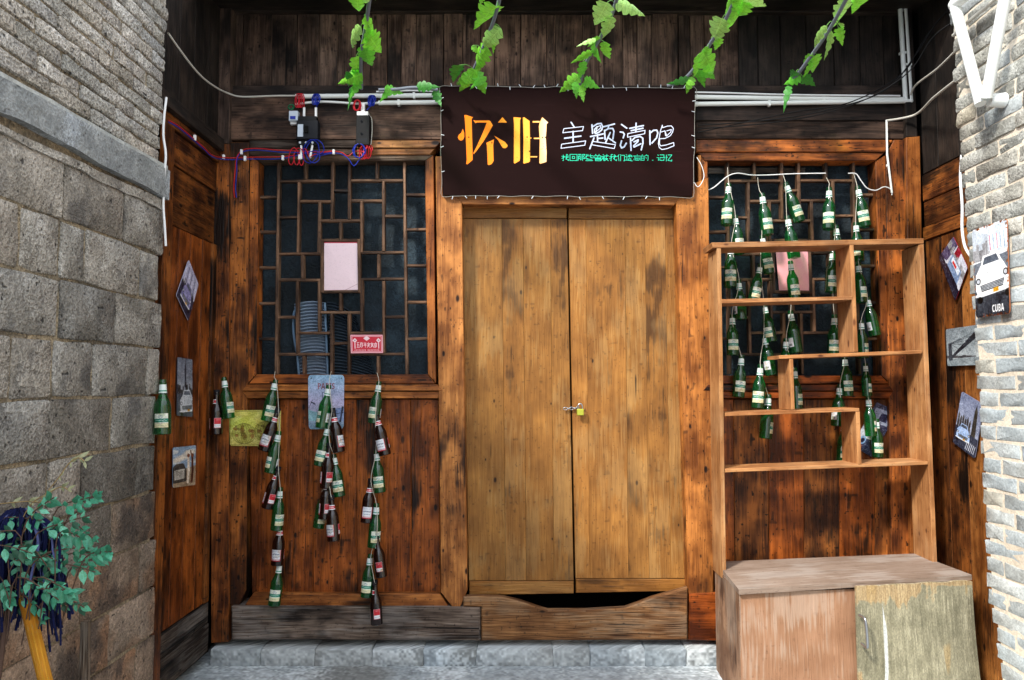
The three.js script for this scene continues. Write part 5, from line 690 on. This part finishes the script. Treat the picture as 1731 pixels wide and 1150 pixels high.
// white tube bracket on the brick wall
{
  const g = group('tube_bracket'), X = 1.86, q = (x, y) => PX(x, y, X), r = 0.021, A = q(1658, 176), B = q(1614, 8), C = q(1706, -40), D = q(1668, -34);
  mesh('tube', rod(A, B, r, 20), M.pipe, g); mesh('tube', rod(A.clone().add(V(0.004, 0.012, 0.03)), C, r, 20), M.pipe, g); mesh('tube', rod(B, D, r, 20), M.pipe, g);
  const e = mesh('elbow', new THREE.SphereGeometry(r * 1.16, 16, 12), M.pipe, g); e.position.copy(B);
  mesh('wall_flange', (() => { const f = new THREE.CylinderGeometry(0.024, 0.03, 0.06, 16); f.rotateZ(Math.PI / 2); f.translate(X + 0.055, A.y + 0.01, A.z + 0.012); return f; })(), M.pipe, g);
  tag(g, 'V-shaped bracket of white tubes at the top of the brick wall', 'bracket'); stand(g);
  run('cable', [[1612, 60, 1.9], [1645, 30, 1.9], [1672, 8, 1.9], [1696, -14, 1.9]], 0.008, M.cable, 'pale cable running up the brick wall behind the tube bracket', 'cable', null, { f: PX });
}
// ------------------------------------------------------------------ ribbed sheets seen behind the left window
{
  const g = group('ribbed_sheets'), m = flat(126, 142, 160, 0.55), rib = (name, f, n, mm, a) => { const pos = [], uv = [], idx = [], NX = 10, NY = n * 6; for (let j = 0; j <= NY; j++) for (let i = 0; i <= NX; i++) { const u = i / NX, v = j / NY, [x, y] = f(u, v), p = P(x, y, -0.045 + 0.012 * Math.sin(v * n * Math.PI * 2) - 0.02 * Math.abs(u - 0.4) + a); pos.push(p.x, p.y, p.z); uv.push(u, v); } for (let j = 0; j < NY; j++) for (let i = 0; i < NX; i++) { const k = j * (NX + 1) + i; idx.push(k, k + NX + 1, k + 1, k + 1, k + NX + 1, k + NX + 2); } const q = new THREE.BufferGeometry(); q.setAttribute('position', new THREE.Float32BufferAttribute(pos, 3)); q.setAttribute('uv', new THREE.Float32BufferAttribute(uv, 2)); q.setIndex(idx); q.computeVertexNormals(); mesh(name, q, mm, g); };
  rib('sheet', (u, v) => [lerp(lerp(497, 505, v), lerp(548, 553, v), u), lerp(514, 640, v) - 5 * Math.sin(u * 2.6)], 23, m, 0);
  rib('sheet', (u, v) => [lerp(lerp(553, 558, v), lerp(602, 640, v), u), lerp(510, 640, v) + u * u * lerp(26, 14, v)], 24, flat(54, 66, 78, 0.6), -0.012);
  mesh('edge_strip', tubeGeo([P(549, 512, -0.035), P(551, 560, -0.035), P(554, 640, -0.035)], 0.007, 6, 6), flat(96, 122, 146, 0.5), g); mesh('edge_strip', tubeGeo([P(508, 514, -0.035), P(498, 526, -0.035), P(496, 560, -0.035), P(502, 600, -0.035), P(506, 640, -0.035)], 0.007, 6, 6), flat(96, 122, 146, 0.5), g);
  tag(g, 'stack of pale ribbed sheets standing behind the lower left lattice window', 'sheets'); stand(g);
}
// ------------------------------------------------------------------ artificial vines
const LEAFTEX = canvasTex(128, 256, (c, w, h) => { c.fillStyle = '#f4faec'; c.fillRect(0, 0, w, h); const q = rng(51); for (let i = 0; i < 60; i++) { c.fillStyle = `rgba(${110 + q() * 80 | 0},${130 + q() * 70 | 0},${80 + q() * 50 | 0},${0.06 + 0.1 * q()})`; c.beginPath(); c.ellipse(q() * w, q() * h, 6 + q() * 20, 6 + q() * 26, q() * 3, 0, 7); c.fill(); } for (let i = 0; i < 9; i++) for (const k of [-1, 1]) { const y = h - (14 + i * 27); line(c, [[w / 2, y], [w / 2 + k * 26, y - 22], [w / 2 + k * 58, y - 34]], 3, 'rgba(255,255,235,0.85)'); line(c, [[w / 2, y + 3], [w / 2 + k * 26, y - 17], [w / 2 + k * 58, y - 29]], 3, 'rgba(120,150,90,0.45)'); } line(c, [[w / 2, h], [w / 2, 0]], 5, '#fffff0'); });
const leafMat = (r, g, b, t = 0.3) => new THREE.MeshPhysicalMaterial({ map: LEAFTEX, color: new THREE.Color(r, g, b), roughness: 0.5, transmission: t, thickness: 0, side: THREE.DoubleSide });
const LEAF = [leafMat(0.36, 0.97, 0.08, 0.45), leafMat(0.2, 0.76, 0.06, 0.42), leafMat(0.6, 1.0, 0.28, 0.45), leafMat(0.06, 0.32, 0.04)];  // palest green: full sun on the upper leaves put into the colour
const OUT = [[0, 0], [0.04, 0.18], [0.1, 0.36], [0.2, 0.52], [0.25, 0.36], [0.36, 0.58], [0.44, 0.52], [0.47, 0.34], [0.58, 0.44], [0.66, 0.31], [0.7, 0.18], [0.8, 0.21], [0.9, 0.08], [1, 0]];
function leafGeo(a, b, wf, outline, fold = 0.35, roll = rr(-0.5, 0.5), curl = rr(-0.1, 0.16)) {
  const d = b.clone().sub(a), l = d.length(); d.normalize(); const toEye = V(0, EYE, DIST).sub(a).normalize(); let side = d.clone().cross(toEye).normalize(); side.applyAxisAngle(d, roll); const n = side.clone().cross(d).negate();
  const pos = [], idx = [], uv = [], N = outline.length; if (n.dot(toEye) < 0) n.negate();
  for (let i = 0; i < N; i++) { const [t, w0] = outline[i], c = l * (curl * Math.sin(t * Math.PI) - 0.18 * t * t); for (const s of [-1, 0, 1]) { const w = w0 * wf * l * s * (1 + (s ? rr(-0.05, 0.05) : 0)), tt = t - Math.abs(s) * w0 * 0.12; const p = a.clone().addScaledVector(d, tt * l).addScaledVector(side, w).addScaledVector(n, c - fold * Math.abs(w) + l * 0.012 * Math.sin(t * 30 + s)); pos.push(p.x, p.y, p.z); uv.push(s * w0 + 0.5, t); } }
  for (let i = 0; i < N - 1; i++) for (const s of [0, 1]) { const k = i * 3 + s; idx.push(k, k + 3, k + 1, k + 1, k + 3, k + 4); }
  const g = new THREE.BufferGeometry(); g.setAttribute('position', new THREE.Float32BufferAttribute(pos, 3)); g.setAttribute('uv', new THREE.Float32BufferAttribute(uv, 2)); g.setIndex(idx); g.computeVertexNormals(); return g;
}
const vz = (y) => 0.16 + clamp((150 - y) / 150, 0, 1.3) * 0.62, stemMat = flat(112, 118, 128, 0.7), twig = flat(96, 140, 70, 0.6);
function vine(label, stem, leaves) {
  const g = group('hanging_vine'), sp = stem.map(([x, y]) => P(x, y, vz(y)));
  if (sp.length > 1) mesh('stem', tubeGeo(sp, 0.0085, 8, 6), stemMat, g);
  for (const [x0, y0, x1, y1, w, k] of leaves) { const a = P(x0, y0, vz(y0) + rr(0, 0.03)), b = P(x1, y1, vz(y1) + rr(-0.02, 0.05)), e = b.clone().lerp(a, 1.06); mesh('leaf', leafGeo(e, b, (w ?? 0.7) * 0.57, OUT, rr(0.15, 0.5)), LEAF[k ?? (y0 < 60 ? (R() < 0.5 ? 2 : 0) : R() < 0.7 ? 0 : 1)], g); 
    let best = sp[0], bd = 9; for (let i = 0; i <= 20 && sp.length > 1; i++) { const t = i / 20 * (sp.length - 1), j = Math.min(sp.length - 2, Math.floor(t)), q = sp[j].clone().lerp(sp[j + 1], t - j); if (q.distanceTo(e) < bd) { bd = q.distanceTo(e); best = q; } } if (sp.length > 1 && bd > 0.012) mesh('leaf_stalk', tubeGeo([best, best.clone().lerp(e, 0.5).add(V(0, 0.008, 0.006)), e], 0.0018, 4, 4), twig, g); }
  tag(g, label, 'vine', 'artificial vines draped to the signboard'); stand(g);
}
vine('artificial green vine hanging over the narrow breaker, leftmost of five', [[627, -40], [625, -8], [617, 52], [610, 97], [611, 150]], [[603, -6, 607, 32, 0.6], [590, -22, 578, 4, 0.7], [622, -20, 616, 14, 0.4], [635, -26, 637, 10, 0.4], [617, 30, 641, 70, 0.42], [608, 47, 585, 88, 0.36], [624, 62, 652, 98, 0.86], [624, 50, 614, 84, 0.3], [616, 80, 630, 121, 0.75], [602, 99, 609, 149, 0.42], [609, 126, 565, 143, 0.7], [606, 134, 589, 168, 0.7, 1], [590, 124, 586, 152, 0.6, 3], [600, 122, 606, 148, 0.5, 1], [594, 150, 591, 184, 0.35, 3]]);
vine('loose sprig of artificial leaves lying on the conduits left of the signboard', [[640, 152], [670, 151], [700, 148], [740, 152]], [[652, 150, 684, 158, 0.8, 1], [660, 150, 641, 173, 0.7, 1], [706, 146, 741, 146, 0.75, 3], [734, 154, 744, 178, 0.9, 3]]);
vine('artificial green vine reaching the upper left corner of the signboard', [[850, -40], [845, -6], [836, 30], [825, 60], [810, 97], [799, 121], [786, 147]], [[838, 14, 799, 71, 0.5, 0], [844, 50, 809, 88, 0.55, 2], [834, 68, 830, 96, 0.4], [821, 82, 795, 124, 0.7], [798, 79, 812, 92, 0.8], [803, 120, 766, 151, 0.5], [796, 124, 776, 160, 0.8], [806, 124, 823, 164, 0.75, 1], [776, 112, 768, 146, 0.9, 3], [814, 100, 800, 130, 0.6], [812, 130, 790, 152, 0.6, 1], [816, -10, 807, 12, 0.5]]);
vine('artificial vine with pale sunlit leaves hanging above the signboard middle', [[1056, -40], [1043, -2], [1032, 30], [1003, 85], [987, 114], [980, 145]], [[1044, 6, 1100, 25, 0.5, 2], [1025, 7, 1000, 55, 0.66, 2], [1033, 31, 1015, 77, 0.5, 2], [1006, 67, 974, 76, 0.44, 2], [1012, 64, 988, 87, 0.3, 0], [1006, 75, 1025, 112, 0.4], [1022, 73, 1030, 107, 0.6], [998, 89, 959, 112, 0.36], [986, 106, 980, 146, 0.4, 1], [977, 130, 944, 160, 0.8], [983, 142, 989, 172, 0.9, 0], [990, 135, 1018, 150, 0.8], [972, 140, 976, 168, 0.8, 1]]);
vine('artificial green vine reaching the upper right corner of the signboard', [[1262, -40], [1244, -4], [1226, 34], [1200, 75], [1186, 97], [1172, 118], [1152, 137], [1128, 145]], [[1238, 1, 1217, 34, 0.6], [1251, 0, 1230, 73, 0.28], [1262, 4, 1246, 34, 0.9, 0], [1264, -6, 1299, 22, 0.5], [1220, 34, 1199, 84, 0.8, 2], [1216, 66, 1206, 92, 0.6], [1188, 89, 1211, 136, 0.66, 0], [1190, 118, 1212, 138, 0.9], [1180, 120, 1190, 154, 0.7, 1], [1178, 97, 1174, 140, 0.28], [1170, 132, 1159, 160, 0.9], [1163, 133, 1126, 145, 0.6, 3], [1196, 80, 1184, 102, 0.3]]);
vine('artificial green vine over the right conduits, rightmost of five', [[1450, -40], [1432, -4], [1404, 47], [1377, 87], [1366, 102], [1349, 125], [1335, 141]], [[1432, 1, 1410, 66, 0.36, 2], [1418, 50, 1426, 90, 0.36], [1396, 46, 1369, 88, 0.32, 2], [1404, 56, 1383, 112, 0.26], [1460, -8, 1436, 38, 0.7, 0], [1371, 95, 1350, 128, 0.36], [1380, 95, 1377, 134, 0.5], [1372, 108, 1355, 135, 0.4], [1352, 130, 1322, 143, 0.95, 1], [1358, 130, 1382, 149, 0.8, 3], [1334, 147, 1325, 187, 0.45, 3], [1420, 40, 1424, 58, 0.4], [1345, 122, 1333, 136, 0.8, 3]]);
// ------------------------------------------------------------------ bottom left: mop, shrub, stake
{
  const g = group('mop'), q = rng(41), z0 = 1.74, gs = [[], []];
  const top = P(40, 872, z0), hd = P(76, 1150, z0 + 0.12), dir = hd.clone().sub(P(36, 985, z0 + 0.02)).normalize(), foot = hd.clone().addScaledVector(dir, (hd.y - 0.0) / -dir.y);
  const hg = rod(P(30, 960, z0 + 0.005), foot, 0.0165, 14); boxUV(NI(hg)); mesh('handle', hg, M.mopWood, g);
  for (let i = 0; i < 300; i++) {
    const s = q() * 2 - 1, dz = (q() - 0.5) * 0.13, len = lerp(0.12, 0.27, q()) * (Math.abs(s) > 0.8 ? 1.15 : 1), x1 = 38 + s * 62, p0 = P(34 + s * 22, 858 + q() * 10 + 5 * Math.abs(s), z0 + dz * 0.3), p1 = P(x1, 872 + 26 * s * s + q() * 30, z0 + dz), pts = [p0, p1];
    let c = p1.clone(); for (let k = 0; k < 4; k++) { c = c.clone().add(V(rr(-0.012, 0.012) + s * 0.006, -len / 4, rr(-0.01, 0.01))); c.x = Math.max(c.x, -1.435); pts.push(c); } gs[q() < 0.86 ? 0 : 1].push(tubeGeo(pts, 0.003 * (0.7 + 0.6 * q()), 5, 3));
  }
  mesh('mop_head', merge(gs[0]), flat(15, 22, 62, 0.95), g); mesh('mop_head', merge(gs[1]), flat(84, 92, 140, 0.95), g);
  tag(g, 'upturned mop with dark blue strands and yellow wooden handle by the block wall', 'mop'); stand(g);
  // shrub with pointed leaflets
  const s = group('shrub'), NL = [[0, 0], [0.08, 0.07], [0.2, 0.17], [0.38, 0.23], [0.55, 0.21], [0.7, 0.15], [0.85, 0.07], [1, 0]], mats = [leafMat(0.08, 0.42, 0.31, 0.2), leafMat(0.035, 0.24, 0.16, 0.2), leafMat(0.16, 0.56, 0.45, 0.2), leafMat(0.02, 0.11, 0.07, 0.2)], pale = leafMat(0.42, 0.42, 0.28, 0.25), stalk = flat(92, 72, 62, 0.8), base = P(-30, 1120, 1.7), root = V(base.x, 0, 1.78);
  const sprays = [[60, 905, -20, 96, 2], [95, 862, -18, 78, 0], [118, 868, -35, 60, 0], [112, 880, 35, 62, 0], [30, 900, 175, 50, 2], [20, 925, -10, 80, 2], [15, 935, 60, 60, 2], [40, 930, 20, 70, 1], [70, 940, -10, 84, 1], [90, 955, 10, 72, 1], [60, 975, 25, 76, 1], [30, 975, 30, 80, 0], [0, 960, 20, 80, 1], [10, 990, 35, 80, 0], [60, 1000, 0, 58, 1], [84, 985, 30, 40, 0], [110, 940, -4, 60, 1], [120, 960, -18, 62, 0], [145, 942, -12, 44, 0], [20, 1020, 30, 60, 3], [70, 1020, 5, 50, 3], [90, 1008, 20, 56, 3], [0, 880, 0, 70, 0], [10, 905, 30, 66, 1], [45, 880, -40, 60, 1], [-10, 1000, 10, 70, 1], [50, 958, -30, 60, 0], [0, 940, -20, 50, 3], [30, 1000, 60, 44, 3], [75, 912, -45, 40, 0], [100, 900, 15, 40, 1], [0, 975, 70, 46, 1], [-8, 925, 10, 64, 2], [25, 950, -5, 70, 1], [50, 925, 50, 60, 3]];
  for (const [x, y, ang, l, mi] of sprays) {
    const z = 1.8 + rr(-0.03, 0.07), a = (ang * Math.PI) / 180, A = P(x, y, z), B = P(x + Math.cos(a) * l, y + Math.sin(a) * l, z + rr(-0.05, 0.04)), ax = B.clone().sub(A); mesh('twig', tubeGeo([root.clone().lerp(A, 0.82).add(V(rr(-0.02, 0.02), 0, -0.03)), A, A.clone().add(ax.clone().multiplyScalar(0.55)).add(V(0, 0.006, 0)), B], 0.0018, 4, 4), stalk, s);
    for (const [t, sd] of [[0.25, 1], [0.28, -1], [0.5, 1], [0.54, -1], [0.75, 1], [0.8, -1], [1, 1], [1, -1], [1, 0]]) { const c = A.clone().addScaledVector(ax, t * 0.86), dir2 = ax.clone().normalize().applyAxisAngle(V(0, 0, 1), sd * rr(0.6, 1.0)), ll = rr(0.018, 0.034), e = c.clone().addScaledVector(dir2, ll).add(V(0, -0.004, rr(-0.01, 0.016))); mesh('leaf', leafGeo(c, e, 1.15, NL, 0.25, rr(-0.7, 0.7), 0.02), mats[R() < 0.75 ? mi : (mi + 1) % 4], s); }
  }
  for (const [px, k] of [[[[40, 900], [70, 845], [100, 806], [118, 782], [134, 774], [142, 780]], 1], [[[30, 890], [55, 850], [80, 835], [104, 823], [114, 828]], 1], [[[0, 852], [20, 850], [48, 848], [70, 850]], 0]]) { const z = 1.8, pts = px.map(([x, y]) => P(x, y, z)); mesh('twig', tubeGeo(pts, 0.0016, 4, 5), flat(150, 128, 90, 0.8), s); for (let i = 1; i < px.length; i++) for (const sd of [-1, 1]) { const c = pts[i], e = c.clone().add(V(rr(0.008, 0.03) * (sd > 0 ? 1 : 0.4), sd * rr(0.006, 0.02), rr(-0.01, 0.01))); mesh('leaf', leafGeo(c, e, 0.8, NL, 0.3), pale, s); } void k; }
  mesh('stem', tubeGeo([root, root.clone().lerp(P(20, 960, 1.74), 0.5).add(V(0.02, 0, 0)), P(20, 960, 1.76)], 0.007, 6, 6), stalk, s);
  tag(s, 'shrub with blue-green pointed leaves growing over the mop', 'shrub'); stand(s);
  const k = P(146, 1050, 1.33), kk = NI(box(0.034, k.y, 0.024, k.x, k.y / 2, 1.33, 0.004)), kp = kk.attributes.position; for (let i = 0; i < kp.count; i++) { const t = kp.getY(i) / k.y; kp.setX(i, kp.getX(i) + (t - 0.5) * -0.006); if (t > 0.97) kp.setX(i, k.x + (kp.getX(i) - k.x) * 0.72); } boxUV(kk); tint(kk, [0.9, 0.9, 0.84]);
  stand(tag(mesh('stake', kk, M.sill), 'weathered wooden stake leaning upright against the block wall', 'stake'));
}
renderer.render(scene, camera);
